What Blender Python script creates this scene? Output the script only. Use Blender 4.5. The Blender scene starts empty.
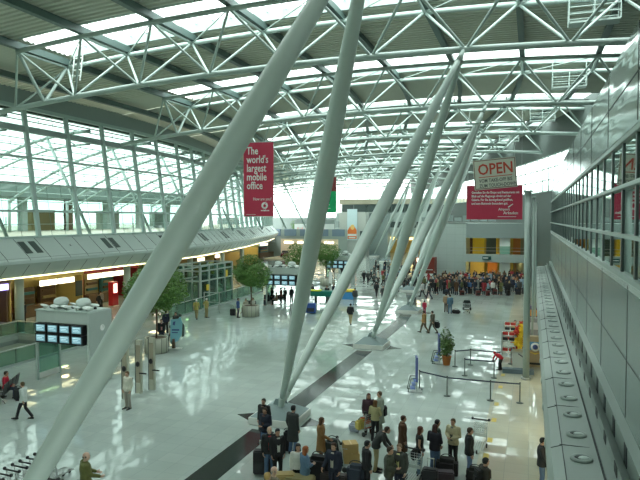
import bpy, bmesh, math, random
from mathutils import Vector, Matrix, Euler
scene = bpy.context.scene
R = math.radians
PI = math.pi
# ---------------------------------------------------------------- camera, sky, exposure
YAW, PITCH, FPX, EYE = R(19.4), math.atan(21/600), 600.0, 8.8
cam_d = bpy.data.cameras.new('camera'); cam = bpy.data.objects.new('camera', cam_d)
scene.collection.objects.link(cam); scene.camera = cam
cam_d.sensor_width = 36; cam_d.lens = 36*FPX/640; cam_d.clip_start = .1; cam_d.clip_end = 1500
cam.location = (0, 0, EYE); cam.rotation_euler = (PI/2-PITCH, 0, YAW)
scene.view_settings.view_transform = 'Standard'; scene.view_settings.look = 'None'
scene.view_settings.gamma = 1; scene.view_settings.use_curve_mapping = False
scene.view_settings.exposure = 1.75
w = bpy.data.worlds.new('overcast_sky'); scene.world = w; w.use_nodes = True
nt = w.node_tree; nt.nodes.clear()
wo = nt.nodes.new('ShaderNodeOutputWorld'); wb = nt.nodes.new('ShaderNodeBackground')
tc = nt.nodes.new('ShaderNodeTexCoord'); sx = nt.nodes.new('ShaderNodeSeparateXYZ'); cr = nt.nodes.new('ShaderNodeValToRGB')
nt.links.new(tc.outputs['Generated'], sx.inputs[0]); nt.links.new(sx.outputs[2], cr.inputs[0])
cr.color_ramp.elements[0].position = 0.0; cr.color_ramp.elements[0].color = (.78, .88, .85, 1)
cr.color_ramp.elements[1].position = .6; cr.color_ramp.elements[1].color = (.93, 1.0, .975, 1)
nt.links.new(cr.outputs[0], wb.inputs[0]); wb.inputs[1].default_value = 1.7
nt.links.new(wb.outputs[0], wo.inputs[0])
sun_d = bpy.data.lights.new('sun', 'SUN'); sun_d.energy = 1.0; sun_d.angle = R(25); sun_d.color = (1, 1, .97)
sun = bpy.data.objects.new('sun', sun_d); scene.collection.objects.link(sun)
sun.rotation_euler = Euler((R(28), R(-22), 0))
scene.cycles.max_bounces = 10; scene.cycles.transparent_max_bounces = 16
scene.cycles.diffuse_bounces = 5; scene.cycles.glossy_bounces = 4
scene.cycles.sample_clamp_indirect = 6; scene.cycles.caustics_reflective = False
# ---------------------------------------------------------------- coordinates
_fw = Vector((-math.sin(YAW)*math.cos(PITCH), math.cos(YAW)*math.cos(PITCH), -math.sin(PITCH)))
_rt = Vector((math.cos(YAW), math.sin(YAW), 0)); _up = _rt.cross(_fw)
def F(u, v, z=0.0):
    """where the sight line of photograph point (u, v) meets the level z"""
    d = _fw + _rt*((u-320)/FPX) - _up*((v-240)/FPX)
    t = (z-EYE)/d.z
    return Vector((d.x*t, d.y*t, z))
# ---------------------------------------------------------------- materials
MATS = {}
def mat(name, col, rough=.5, metal=0.0, var=.06, scale=3.0, bump=0.0, spec=.5, emit=None, estr=0.0, coat=0.0):
    if name in MATS: return MATS[name]
    m = bpy.data.materials.new(name); m.use_nodes = True; MATS[name] = m
    n = m.node_tree; b = n.nodes['Principled BSDF']
    t = n.nodes.new('ShaderNodeTexCoord'); no = n.nodes.new('ShaderNodeTexNoise'); no.inputs['Scale'].default_value = scale
    no.inputs['Detail'].default_value = 4
    n.links.new(t.outputs['Object'], no.inputs['Vector'])
    mx = n.nodes.new('ShaderNodeMix'); mx.data_type = 'RGBA'
    mx.inputs[6].default_value = (*[max(0, c*(1-var)) for c in col], 1)
    mx.inputs[7].default_value = (*[min(1, c*(1+var)) for c in col], 1)
    n.links.new(no.outputs['Fac'], mx.inputs[0]); n.links.new(mx.outputs[2], b.inputs['Base Color'])
    b.inputs['Roughness'].default_value = rough; b.inputs['Metallic'].default_value = metal
    b.inputs['Specular IOR Level'].default_value = spec; b.inputs['Coat Weight'].default_value = coat
    if bump:
        bp = n.nodes.new('ShaderNodeBump'); bp.inputs['Strength'].default_value = bump; bp.inputs['Distance'].default_value = .02
        n.links.new(no.outputs['Fac'], bp.inputs['Height']); n.links.new(bp.outputs[0], b.inputs['Normal'])
    if emit:
        b.inputs['Emission Color'].default_value = (*emit, 1); b.inputs['Emission Strength'].default_value = estr
    return m
def glass(name, tint, refl=.08, rough=.02):
    if name in MATS: return MATS[name]
    m = bpy.data.materials.new(name); m.use_nodes = True; MATS[name] = m
    n = m.node_tree; n.nodes.clear()
    o = n.nodes.new('ShaderNodeOutputMaterial'); tr = n.nodes.new('ShaderNodeBsdfTransparent'); gl = n.nodes.new('ShaderNodeBsdfGlossy')
    tr.inputs[0].default_value = (*tint, 1); gl.inputs['Roughness'].default_value = rough; gl.inputs[0].default_value = (.9, 1, .97, 1)
    lw = n.nodes.new('ShaderNodeLayerWeight'); lw.inputs[0].default_value = .5
    pw = n.nodes.new('ShaderNodeMath'); pw.operation = 'POWER'; pw.inputs[1].default_value = 5
    n.links.new(lw.outputs['Facing'], pw.inputs[0])
    ma = n.nodes.new('ShaderNodeMath'); ma.operation = 'ADD'; ma.use_clamp = True; ma.inputs[1].default_value = refl
    n.links.new(pw.outputs[0], ma.inputs[0])
    mi = n.nodes.new('ShaderNodeMixShader'); n.links.new(ma.outputs[0], mi.inputs[0])
    n.links.new(tr.outputs[0], mi.inputs[1]); n.links.new(gl.outputs[0], mi.inputs[2]); n.links.new(mi.outputs[0], o.inputs[0])
    return m
def lamp(name, col, s): return mat(name, col, .5, emit=col, estr=s, var=.01)
def tile_mat(name='floor_tiles', c1=(.45, .525, .495), c2=(.49, .565, .535)):
    m = bpy.data.materials.new(name); m.use_nodes = True; n = m.node_tree; b = n.nodes['Principled BSDF']
    N = n.nodes.new; L = n.links.new
    t = N('ShaderNodeTexCoord')
    br = N('ShaderNodeTexBrick'); br.offset = 0; br.inputs['Scale'].default_value = 1
    br.inputs['Brick Width'].default_value = .8; br.inputs['Row Height'].default_value = .8
    br.inputs['Mortar Size'].default_value = .006; br.inputs['Mortar Smooth'].default_value = .1
    br.inputs['Color1'].default_value = (*c1, 1); br.inputs['Color2'].default_value = (*c2, 1)
    br.inputs['Mortar'].default_value = (.36, .42, .39, 1)
    L(t.outputs['Object'], br.inputs['Vector'])
    no = N('ShaderNodeTexNoise'); no.inputs['Scale'].default_value = .6; no.inputs['Detail'].default_value = 6
    L(t.outputs['Object'], no.inputs['Vector'])
    mx = N('ShaderNodeMix'); mx.data_type = 'RGBA'; mx.blend_type = 'MULTIPLY'; mx.inputs[0].default_value = .25
    L(br.outputs['Color'], mx.inputs[6]); L(no.outputs['Fac'], mx.inputs[7])
    L(mx.outputs[2], b.inputs['Base Color'])
    # each tile lies a hair out of level
    dv = N('ShaderNodeVectorMath'); dv.operation = 'DIVIDE'; dv.inputs[1].default_value = (.8, .8, 1)
    fl = N('ShaderNodeVectorMath'); fl.operation = 'FLOOR'; wn = N('ShaderNodeTexWhiteNoise')
    L(t.outputs['Object'], dv.inputs[0]); L(dv.outputs[0], fl.inputs[0]); L(fl.outputs[0], wn.inputs['Vector'])
    su = N('ShaderNodeVectorMath'); su.operation = 'SUBTRACT'; su.inputs[1].default_value = (.5, .5, .5)
    ml = N('ShaderNodeVectorMath'); ml.operation = 'MULTIPLY'; ml.inputs[1].default_value = (.030, .030, 0)
    L(wn.outputs['Color'], su.inputs[0]); L(su.outputs[0], ml.inputs[0])
    n2 = N('ShaderNodeTexNoise'); n2.inputs['Scale'].default_value = 5; n2.inputs['Detail'].default_value = 2
    L(t.outputs['Object'], n2.inputs['Vector'])
    s2 = N('ShaderNodeVectorMath'); s2.operation = 'SUBTRACT'; s2.inputs[1].default_value = (.5, .5, .5)
    m2 = N('ShaderNodeVectorMath'); m2.operation = 'MULTIPLY'; m2.inputs[1].default_value = (.012, .012, 0)
    L(n2.outputs['Color'], s2.inputs[0]); L(s2.outputs[0], m2.inputs[0])
    ge = N('ShaderNodeNewGeometry'); ad = N('ShaderNodeVectorMath'); ad2 = N('ShaderNodeVectorMath'); nm = N('ShaderNodeVectorMath'); nm.operation = 'NORMALIZE'
    L(ge.outputs['Normal'], ad.inputs[0]); L(ml.outputs[0], ad.inputs[1]); L(ad.outputs[0], ad2.inputs[0]); L(m2.outputs[0], ad2.inputs[1])
    L(ad2.outputs[0], nm.inputs[0]); L(nm.outputs[0], b.inputs['Normal'])
    b.inputs['Roughness'].default_value = .05; b.inputs['Specular IOR Level'].default_value = .5
    return m
def metal_wall_mat():
    m = bpy.data.materials.new('polished_cladding'); m.use_nodes = True; n = m.node_tree; b = n.nodes['Principled BSDF']
    N = n.nodes.new; L = n.links.new
    t = N('ShaderNodeTexCoord'); no = N('ShaderNodeTexNoise'); mp = N('ShaderNodeMapping')
    mp.inputs['Scale'].default_value = (1, .22, 2.2); no.inputs['Scale'].default_value = .8; no.inputs['Detail'].default_value = 1
    L(t.outputs['Object'], mp.inputs[0]); L(mp.outputs[0], no.inputs['Vector'])
    bp = N('ShaderNodeBump'); bp.inputs['Strength'].default_value = .5; bp.inputs['Distance'].default_value = .06
    L(no.outputs['Fac'], bp.inputs['Height']); L(bp.outputs[0], b.inputs['Normal'])
    b.inputs['Base Color'].default_value = (.44, .50, .48, 1); b.inputs['Metallic'].default_value = .8; b.inputs['Roughness'].default_value = .13
    return m
M_tile = tile_mat(); M_clad = metal_wall_mat()
M_strut = mat('sage_grey_strut_paint', (.46, .55, .51), .38, var=.03, scale=.8)
M_truss = mat('pale_steel_paint', (.40, .49, .46), .4, var=.03)
M_beam = mat('dark_roof_steel', (.10, .15, .14), .5)
M_deck = mat('corrugated_deck', (.52, .54, .455), .5, var=.05, scale=.4)
M_granite = mat('dark_granite', (.03, .038, .038), .10, var=.3, scale=30, spec=.3)
M_white = mat('white_plaster', (.66, .72, .69), .5, var=.03)
M_plinth = mat('pale_stone', (.68, .70, .66), .4)
M_panel = mat('grey_metal_panel', (.38, .46, .43), .4, .1, var=.04, scale=.7)
M_panel2 = mat('mid_grey_panel', (.24, .30, .285), .4, .1, var=.04, scale=.7)
M_fascia = mat('pale_fascia_panel', (.50, .58, .555), .35, .1, var=.03, scale=.5)
M_dark = mat('dark_joint', (.03, .04, .04), .6)
M_black = mat('black_plastic', (.012, .013, .015), .4)
M_steel = mat('brushed_steel', (.5, .54, .53), .3, .8)
M_frame = mat('dark_window_frame', (.05, .075, .07), .4)
M_omull = mat('office_mullion', (.09, .12, .115), .35)
M_ledge = mat('ledge_panel', (.30, .36, .335), .4, .1, var=.04, scale=.5)
M_mull = mat('grey_green_mullion', (.36, .47, .44), .4)
M_soffit = mat('soffit_board', (.32, .34, .30), .6)
M_ochre = mat('ochre_shop_wall', (.55, .42, .14), .6)
M_brown = mat('brown_shop_wall', (.12, .075, .04), .6)
M_glassc = glass('clear_glass', (.88, .97, .94), .03)
M_facade = glass('facade_glass', (.37, .445, .42), .03)
M_sky = glass('skylight_glass', (.93, 1, .98), .02)
M_glassg = glass('green_glass', (.60, .78, .72), .06)
M_glassd = glass('dark_office_glass', (.30, .42, .38), .28)
M_led = lamp('led_strip', (1, .90, .52), 1.5)
M_sign = lamp('lit_sign', (1, .93, .62), 1.15)
M_red = mat('red_banner', (.55, .035, .085), .6, var=.04)
M_letter = mat('white_lettering', (.85, .87, .85), .6)
M_card = mat('cream_card', (.66, .68, .58), .6)
M_leaf = mat('ficus_leaf', (.11, .24, .05), .5, var=.6, scale=6)
M_leaf2 = mat('pale_leaf', (.10, .19, .05), .5, var=.5, scale=9)
M_bark = mat('bark', (.12, .08, .05), .8)
M_planter = mat('planter_metal', (.45, .46, .38), .4, .3)
M_screen = lamp('monitor_screen', (.16, .32, .38), .20)
M_yellow = mat('yellow_marking', (.85, .62, .05), .5)
# ---------------------------------------------------------------- mesh helpers
class MB:
    def __init__(s): s.bm = bmesh.new()
    def box(s, c, size, rz=0.0, rot=None, mi=0):
        M = Matrix.Translation(c) @ (rot.to_matrix().to_4x4() if rot else Matrix.Rotation(rz, 4, 'Z')) @ Matrix.Diagonal((*size, 1))
        r = bmesh.ops.create_cube(s.bm, size=1, matrix=M)
        if mi:
            for v in r['verts']:
                for f in v.link_faces: f.material_index = mi
        return s
    def tube(s, p, q, r0, r1=None, n=10, mi=0):
        p = Vector(p); q = Vector(q); d = q-p; r1 = r0 if r1 is None else r1
        M = Matrix.Translation((p+q)/2) @ d.to_track_quat('Z', 'Y').to_matrix().to_4x4()
        r = bmesh.ops.create_cone(s.bm, cap_ends=True, segments=n, radius1=r0, radius2=r1, depth=d.length, matrix=M)
        for v in r['verts']:
            for f in v.link_faces:
                f.smooth = len(f.verts) == 4
                if mi: f.material_index = mi
        return s
    def path(s, pts, r, n=8):
        for a, b in zip(pts, pts[1:]): s.tube(a, b, r, n=n)
        return s
    def ball(s, c, r, sc=(1, 1, 1), u=12, v=8, rot=None, mi=0):
        M = Matrix.Translation(c) @ (rot.to_matrix().to_4x4() if rot else Matrix()) @ Matrix.Diagonal((*sc, 1))
        q = bmesh.ops.create_uvsphere(s.bm, u_segments=u, v_segments=v, radius=r, matrix=M)
        for x in q['verts']:
            for f in x.link_faces:
                f.smooth = True
                if mi: f.material_index = mi
        return s
    def loft(s, rings, cap=True, smooth=True, closed=True):
        vs = [[s.bm.verts.new(p) for p in r] for r in rings]
        n = len(vs[0])
        for a, b in zip(vs, vs[1:]):
            for i in range(n if closed else n-1):
                f = s.bm.faces.new((a[i], a[(i+1) % n], b[(i+1) % n], b[i])); f.smooth = smooth
        if cap and closed:
            s.bm.faces.new(vs[0][::-1]); s.bm.faces.new(vs[-1])
        return s
    def lathe(s, prof, c=(0, 0, 0), n=20):
        return s.loft([[(c[0]+r*math.cos(2*PI*i/n), c[1]+r*math.sin(2*PI*i/n), c[2]+z) for i in range(n)] for r, z in prof])
    def poly(s, pts, h):
        """flat outline pts (3-D) thickened by vector h"""
        h = Vector(h); a = [s.bm.verts.new(p) for p in pts]; b = [s.bm.verts.new(Vector(p)+h) for p in pts]
        s.bm.faces.new(a[::-1]); s.bm.faces.new(b)
        n = len(a)
        for i in range(n): s.bm.faces.new((a[i], a[(i+1) % n], b[(i+1) % n], b[i]))
        return s
    def mesh(s, name, mats, bevel=0):
        if bevel:
            bmesh.ops.bevel(s.bm, geom=[e for e in s.bm.edges if e.is_manifold and e.calc_face_angle(0) > .9], offset=bevel, segments=2, affect='EDGES', clamp_overlap=True)
        bmesh.ops.recalc_face_normals(s.bm, faces=s.bm.faces)
        me = bpy.data.meshes.new(name); s.bm.to_mesh(me); s.bm.free()
        for m in (mats if isinstance(mats, (list, tuple)) else [mats]): me.materials.append(m)
        return me
    def obj(s, name, mats, parent=None, bevel=0, **kw):
        return link(name, s.mesh(name, mats, bevel), parent, **kw)
C = scene.collection
def link(name, data, parent=None, loc=None, rz=None, label=None, cat=None, group=None, kind=None):
    o = bpy.data.objects.new(name, data); C.objects.link(o)
    if parent: o.parent = parent
    if loc is not None: o.location = loc
    if rz is not None: o.rotation_euler = (0, 0, rz)
    return tag(o, label, cat, group, kind)
def tag(o, label=None, cat=None, group=None, kind=None):
    if label: o['label'] = label
    if cat: o['category'] = cat
    if group: o['group'] = group
    if kind: o['kind'] = kind
    return o
def thing(name, label, cat, loc=(0, 0, 0), rz=0.0, group=None, kind=None):
    return link(name, None, None, loc, rz, label, cat, group, kind)
def struct(name, mb, m, parent=None, bevel=0): return mb.obj(name, m, parent, bevel, kind=None if parent else 'structure')
def dup(root, loc=None, rz=None, label=None, group=None, scale=None):
    kids = {}
    for o in bpy.data.objects:
        if o.parent: kids.setdefault(o.parent, []).append(o)
    def cp(o, par):
        c = o.copy(); C.objects.link(c)
        if par: c.parent = par
        for k in kids.get(o, []): cp(k, c)
        return c
    r = cp(root, None)
    if loc is not None: r.location = loc
    if rz is not None: r.rotation_euler = (0, 0, rz)
    if scale: r.scale = (scale,)*3
    if label: r['label'] = label
    if group: r['group'] = group
    return r
_rod = {}
def rod(name, p, q, r, m, parent=None, n=10):
    """a straight round bar: shared unit mesh placed by its own transform"""
    k = (m.name, n)
    if k not in _rod: _rod[k] = MB().tube((0, 0, 0), (0, 0, 1), 1, n=n).mesh('round_bar', m)
    o = link(name, _rod[k], parent); p = Vector(p); q = Vector(q); d = q-p
    o.location = p; o.rotation_mode = 'QUATERNION'; o.rotation_quaternion = d.to_track_quat('Z', 'Y'); o.scale = (r, r, d.length)
    return o
def text(name, body, size, m, parent, loc, rot=(PI/2, 0, 0), ext=.012, ax='LEFT', sx=1.0, bold=0.0, label=None):
    cu = bpy.data.curves.new(name, 'FONT'); cu.body = body; cu.size = size; cu.extrude = ext; cu.align_x = ax; cu.offset = bold; cu.resolution_u = 2
    o = bpy.data.objects.new(name, cu); C.objects.link(o)
    dg = bpy.context.evaluated_depsgraph_get(); me = bpy.data.meshes.new_from_object(o.evaluated_get(dg))
    bpy.data.objects.remove(o); me.materials.clear(); me.materials.append(m)
    t = link(name, me, parent); t.location = loc; t.rotation_euler = rot; t.scale = (sx, 1, 1)
    return tag(t, label)
ORD = ['', 'first', 'second', 'third', 'fourth', 'fifth', 'sixth', 'seventh', 'eighth', 'ninth', 'tenth', 'eleventh', 'twelfth', 'thirteenth', 'fourteenth', 'fifteenth', 'sixteenth', 'seventeenth', 'eighteenth', 'nineteenth', 'twentieth']
# ---------------------------------------------------------------- the terminal shell
def interp(pts, y):
    if y <= pts[0][0]: return pts[0][1]
    for (a, b), (c, d) in zip(pts, pts[1:]):
        if y <= c: return b+(d-b)*(y-a)/(c-a)
    return pts[-1][1]
_c = [(-20, 0), (50, 0), (60, -.8), (68, -2.5), (83, -6.2), (95, -9.8), (108, -13.6), (122, -18.5), (150, -30), (178, -42)]
def off(y): return interp(_c, y)
def zch(x): return 17.62-.0022*(x+9)**2          # bottom chord of the arched trusses
Y_END = 176
fb = MB()
VX0, VX1, VY0, VY1 = -36.6, -29.2, 15.5, 35.0     # stair void in the floor
for x0, x1, y0, y1 in ((-80, VX0, -14, 186), (VX0, VX1, -14, VY0), (VX0, VX1, VY1, 158), (VX1, -1.75, -14, 186)):
    fb.box(((x0+x1)/2, (y0+y1)/2, -.15), (x1-x0, y1-y0, .3))
struct('floor', fb, M_tile)
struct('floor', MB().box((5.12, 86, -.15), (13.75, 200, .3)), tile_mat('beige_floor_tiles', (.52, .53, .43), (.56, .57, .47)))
pit = MB()
pit.box(((VX0+VX1)/2, (VY0+VY1)/2, -4.1), (VX1-VX0, VY1-VY0, .2))
pit.box((VX0-.1, (VY0+VY1)/2, -2.15), (.2, VY1-VY0, 3.7)).box((VX1+.1, (VY0+VY1)/2, -2.15), (.2, VY1-VY0, 3.7))
pit.box(((VX0+VX1)/2, VY0-.1, -2.15), (VX1-VX0+.4, .2, 3.7)).box(((VX0+VX1)/2, VY1+.1, -2.15), (VX1-VX0+.4, .2, 3.7))
struct('floor_pit', pit, M_panel2)
SX, SW = -10.42, 1.05
ST = [8, 24, 40, 56, 72, 88, 104, 120, 136]
s = MB(); ys = [-10]+[v for y in ST for v in (y-1.5, y+1.5)]+[150]
for a, b in zip(ys[::2], ys[1::2]):
    n = max(1, int((b-a)/4))
    for k in range(n):
        p, q = a+(b-a)*k/n, a+(b-a)*(k+1)/n
        s.poly([(SX-SW/2+off(p), p, 0), (SX+SW/2+off(p), p, 0), (SX+SW/2+off(q), q, 0), (SX-SW/2+off(q), q, 0)], (0, 0, .008))
struct('trim_1', s, M_granite)
s = MB()
for y in ST:
    for sg in (-1, 1):
        x = -10.3+off(y); s.poly([(x+sg*1.18, y-.62, 0), (x+sg*1.18, y+.62, 0), (x+sg*2.1, y, 0)], (0, 0, .008))
struct('trim_2', s, M_granite)
# corrugated roof deck between the skylights
TR = [16, 32, 48, 64, 80, 96, 112, 128, 144, 160]
XR = 7.0
XL = -39.5
bays = [(-14, 13.7)]+[(a+2.3, b-2.3) for a, b in zip(TR, TR[1:])]+[(162.3, 176)]
d = MB()
xs = [XL+(XR-XL)*i/14 for i in range(15)]
for y0, y1 in bays:
    rows = []; n = int((y1-y0)/.46); pw = (y1-y0)/n
    for k in range(n+1):
        yy = y0+pw*k
        for f, h in ((0, 0), (.40, 0), (.5, .10), (.90, .10)):
            if k == n and f: break
            rows.append([(x+off(yy), yy+f*pw, zch(x)+3.45+h) for x in xs])
    d.loft(rows, cap=False, smooth=False, closed=False)
    d.loft([[(x+off(yy), yy, zch(x)+3.75) for x in xs] for yy in (y0, (y0+y1)/2, y1)], cap=False, closed=False)
for y in TR:
    xe = [XL+(-30.5-XL)*i/5 for i in range(6)]
    d.loft([[(x+off(yy), yy, zch(x)+3.5+.1*(k % 2)) for x in xe] for k, yy in enumerate([y-2.3+.23*j for j in range(21)])], cap=False, smooth=False, closed=False)
struct('ceiling', d, M_deck)
# rooflights over each truss
for i, y in enumerate(TR):
    n = 14; xs = [-30.5+(XR+30.5)*k/n for k in range(n+1)]
    g = MB()
    g.loft([[(x+off(yy), yy, zch(x)+zz) for x in xs] for yy, zz in ((y-2.3, 4.05), (y, 4.35), (y+2.3, 4.05))], cap=False, smooth=False, closed=False)
    w_ = struct('window_%d' % (i+1), g, M_sky)
    c = MB()
    for sg in (-1, 1):
        o_ = off(y+sg*2.3)
        for a, b in zip(xs, xs[1:]):
            p, q = Vector((a+o_, y+sg*2.3, zch(a)+3.8)), Vector((b+o_, y+sg*2.3, zch(b)+3.8)); dd = q-p
            c.box((p+q)/2, (dd.length+.02, .1, .6), rot=dd.to_track_quat('X', 'Z').to_euler())
    c.obj('curb', M_truss, w_)
    bars = MB(); x = -30.5
    while x < XR:
        for sg in (-1, 1):
            bars.tube((x+off(y), y, zch(x)+4.31), (x+off(y+sg*2.3), y+sg*2.3, zch(x)+4.01), .03, n=5)
        x += 1.25
    bars.obj('glazing_bars', M_truss, w_)
# dark beams running the length of the roof
by = list(range(-14, 50, 16))+list(range(50, 177, 6))
for k in range(-6, 3):
    x = -5.75+5*k; z = zch(x)
    b = MB()
    for w2, z0, z1 in ((.11, 2.99, 3.4), (.19, 2.94, 2.99)):
        b.loft([[(x-w2+off(y), y, z+z0), (x+w2+off(y), y, z+z0), (x+w2+off(y), y, z+z1), (x-w2+off(y), y, z+z1)] for y in by], smooth=False)
    b.obj('roof_beam', M_beam, label='dark steel beam running lengthwise under the corrugated roof deck, %s from the glass facade' % ORD[k+7], cat='roof beam', group='lengthwise roof beams')
# the outer roof edge band
e = MB()
for a, b in zip(range(-14, 168, 8), range(-6, 176, 8)):
    xa, xb = -38.6+off(a), -38.6+off(b)
    e.poly([(xa, a, 17.4), (xb, b, 17.4), (xb-1.4, b, 17.6), (xa-1.4, a, 17.6)], (0, 0, .25))
    e.poly([(xa, a, 17.4), (xb, b, 17.4), (xb-.3, b, 17.4), (xa-.3, a, 17.4)], (0, 0, 1.85))
struct('trim_3', e, M_panel2)
# ---------------------------------------------------------------- trusses
NODES = [-38.3+5*k for k in range(9)]              # -38.3 ... 1.7
def truss(y, label, xl):
    t = thing('roof_truss', label, 'roof truss', (-3.3+off(y), y, 17.4), 0, 'triangular roof trusses')
    xt = min(n_+2.5 for n_ in NODES if n_+2.5 > xl+6)
    def P(x, dy, dz): return Vector((x+3.3, dy, zch(x)+dz-17.4))
    for nm, dy, dz, r, x0, x1 in (('bottom_chord', 0, 0, .175, xl, 6.6), ('top_chord', -2.2, 2.82, .15, xt, 6.6), ('top_chord', 2.2, 2.82, .15, xt, 6.6)):
        m = MB(); xs = [x0+(x1-x0)*k/16 for k in range(17)]
        m.loft([[P(x, dy, dz)+Vector((0, r*math.cos(a), r*math.sin(a))) for a in [2*PI*j/12 for j in range(12)]] for x in xs])
        m.obj(nm, M_truss, t)
    ns = [x for x in NODES+[6.7] if x > xl-.5]
    for x in ns:
        for sx_ in (-2.5, 2.5):
            if xt-.1 < x+sx_ < 6:
                for sg in (-1, 1): rod('brace', P(x, 0, 0), P(x+sx_, sg*2.2, 2.82), .078, M_truss, t)
    for sg in (-1, 1): rod('end_post', P(xt, sg*2.2, 2.9), P(xt, 0, 0), .11, M_truss, t)
    for x in [n_+2.5 for n_ in ns]:
        if xt-.1 < x < 6:
            rod('cross_tie', P(x, -2.2, 2.82), P(x, 2.2, 2.82), .08, M_truss, t)
            for sg in (-1, 1):
                rod('hanger', P(x, sg*2.2, 2.82), P(x, sg*2.2, 3.3), .06, M_truss, t, 6)
    for a, b in zip([n_+2.5 for n_ in ns], [n_+7.5 for n_ in ns]):
        if a > xt-.1 and b < 6: rod('lacing', P(a, 2.2, 2.82), P(b, -2.2, 2.82), .04, M_truss, t, 6)
    return t
for i, y in enumerate(TR):
    truss(y, 'pale steel triangular roof truss, %s one away from the viewer' % ORD[i+1], -38.6)
# ---------------------------------------------------------------- slanting struts and their feet
def spindle(p, q, rmid, r0):
    p = Vector(p); q = Vector(q); d = q-p; L = d.length; M = d.to_track_quat('Z', 'Y').to_matrix().to_4x4()
    M = Matrix.Translation(p) @ M
    rings = []
    for k in range(25):
        t = k/24; r = r0+(rmid-r0)*math.sin(PI*t**1.08)**.95
        rings.append([M @ Vector((r*math.cos(2*PI*j/28), r*math.sin(2*PI*j/28), t*L)) for j in range(28)])
    return MB().loft(rings)
def topx(y): return -4.05 if y == 16 else -3.42
XF = -10.3
tops = [16, 32, 48, 64, 80, 96, 112, 128]
words = {8: 'beyond the near edge of the floor', 24: 'beside the queue', 40: 'past the queue barriers', 56: 'near the walking couple', 72: 'beside the dense crowd', 88: 'behind the dense crowd', 104: 'near the rear gallery', 120: 'short of the rear gallery', 136: 'at the rear gallery'}
for y in tops:
    for fy in (y-8, y+8):
        sgn = 1 if fy < y else -1
        p = Vector((XF+(.12 if sgn < 0 else -.05), fy+sgn*.22, .62)); q = Vector((topx(y)+(0 if sgn > 0 else -.05), y-sgn*.12, zch(-3.4)-.12 if y > 16 else 17.15))
        if fy == 8: p = Vector((-10.58, 8.0, .62))
        p.x += off(fy); q.x += off(y)
        st_ = thing('leaning_strut', 'grey spindle strut leaning %s, foot %s' % ('away down the hall' if sgn > 0 else 'back toward the viewer', words[fy]), 'strut', p, 0, 'leaning roof struts')
        pp = Vector((0, 0, 0)); qq = q-p; dn = qq.normalized()
        spindle(pp+dn*.55, qq-dn*.5, .325, .13).obj('shaft', M_strut, st_)
        MB().tube(pp-dn*.1, pp+dn*.62, .10, .17, 16).obj('foot_pin', M_strut, st_)
        MB().tube(qq-dn*.62, qq+dn*.05, .16, .10, 16).obj('head_pin', M_strut, st_)
fmat = mat('foot_cladding', (.19, .26, .26), .5)
for i, y in enumerate(ST[1:]):
    f = thing('strut_foot', 'pyramid shaped grey strut foot on a white plinth, %s along the dark floor stripe' % ORD[i+1], 'strut foot', (XF+off(y), y, 0), 0, 'strut feet along the stripe')
    MB().box((0, 0, .16), (2.1, 2.1, .30)).obj('plinth', M_plinth, f, .02)
    a, b = 1.0, .28
    MB().loft([[(-a, -a, .31), (a, -a, .31), (a, a, .31), (-a, a, .31)], [(-b-.15, -b, .72), (b-.15, -b, .72), (b-.15, b, .72), (-b-.15, b, .72)]], smooth=False).obj('cover', fmat, f)
    for k in (-1, 1):
        MB().poly([(-.3, k*.22-.02, .6), (.3, k*.22-.02, .6), (.12, k*.22-.02, .98), (-.12, k*.22-.02, .98)], (0, .04, 0)).obj('gusset', fmat, f)
# ---------------------------------------------------------------- office wall on the near side (x = 2.2)
WX, Y0, Y1 = 2.2, 4.0, 112.0
ZB, Z1, Z2, Z3, ZT, ZC = 7.35, 8.42, 9.62, 10.85, 10.85, 13.2
m = MB()
m.box((WX+.15, (Y0+Y1)/2, (ZT+ZC)/2+.05), (.3, Y1-Y0, ZC-ZT-.1))
struct('wall_right', m, M_clad)
m = MB(); m.box((WX+.12, (Y0+Y1)/2, (3.9+ZB)/2-.05), (.24, Y1-Y0, ZB-3.9-.1))
struct('wall_right', m, mat('satin_cladding', (.33, .40, .375), .27, .45, var=.04, scale=.5))
m = MB()
for z in (12.1,): m.box((WX-.004, (Y0+Y1)/2, z), (.012, Y1-Y0, .03))
for k in range(21):
    y = Y0+5.5*k; m.box((WX-.004, y, 12.1), (.012, .03, 2.2)); m.box((WX-.004, y+1, 5.6), (.012, .025, 3.2))
m.box((WX-.004, (Y0+Y1)/2, 5.4), (.012, Y1-Y0, .025))
struct('trim_4', m, M_dark)
g = MB().box((WX+.09, (Y0+Y1)/2, (ZB+ZT)/2), (.03, Y1-Y0, ZT-ZB))
ow = struct('window_20', g, M_glassd)
for z, h, dd in ((ZB, .12, .10), (Z1-.05, .09, .13), (Z2, .10, .13), (ZT, .14, .08)):
    MB().box((WX-dd/2+.12, (Y0+Y1)/2, z), (dd+.12, Y1-Y0, h)).obj('rail', M_panel, ow, .01)
y = 6.6
while y < Y1:
    MB().box((WX+.065, y, (ZB+ZT)/2), (.05, .20, ZT-ZB)).obj('mullion', M_omull, ow)
    y += 2.2
m = MB().box((9.0, (Y0+Y1)/2, 9.1), (.2, Y1-Y0, 3.7)).box((5.6, (Y0+Y1)/2, 7.2), (6.8, Y1-Y0, .2)).box((5.6, (Y0+Y1)/2, 11.0), (6.6, Y1-Y0, .1))
struct('wall_office', m, M_white)
m = MB().box((4.8, 38, 13.22), (5, 68, .1)); RY = [-14, 20, 50]+list(range(54, 177, 4))
for za, zb, ys_ in ((16.5, 21.0, RY), (12.6, 16.5, [-14, 20, 50, 58]), (0, 12.2, [y for y in RY if y >= 74])):
    m.loft([[(7.0+off(y), y, za), (7.3+off(y), y, za), (7.3+off(y), y, zb), (7.0+off(y), y, zb)] for y in ys_], smooth=False)
struct('wall_upper', m, mat('dark_upper_wall', (.11, .14, .13), .6))
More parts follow.
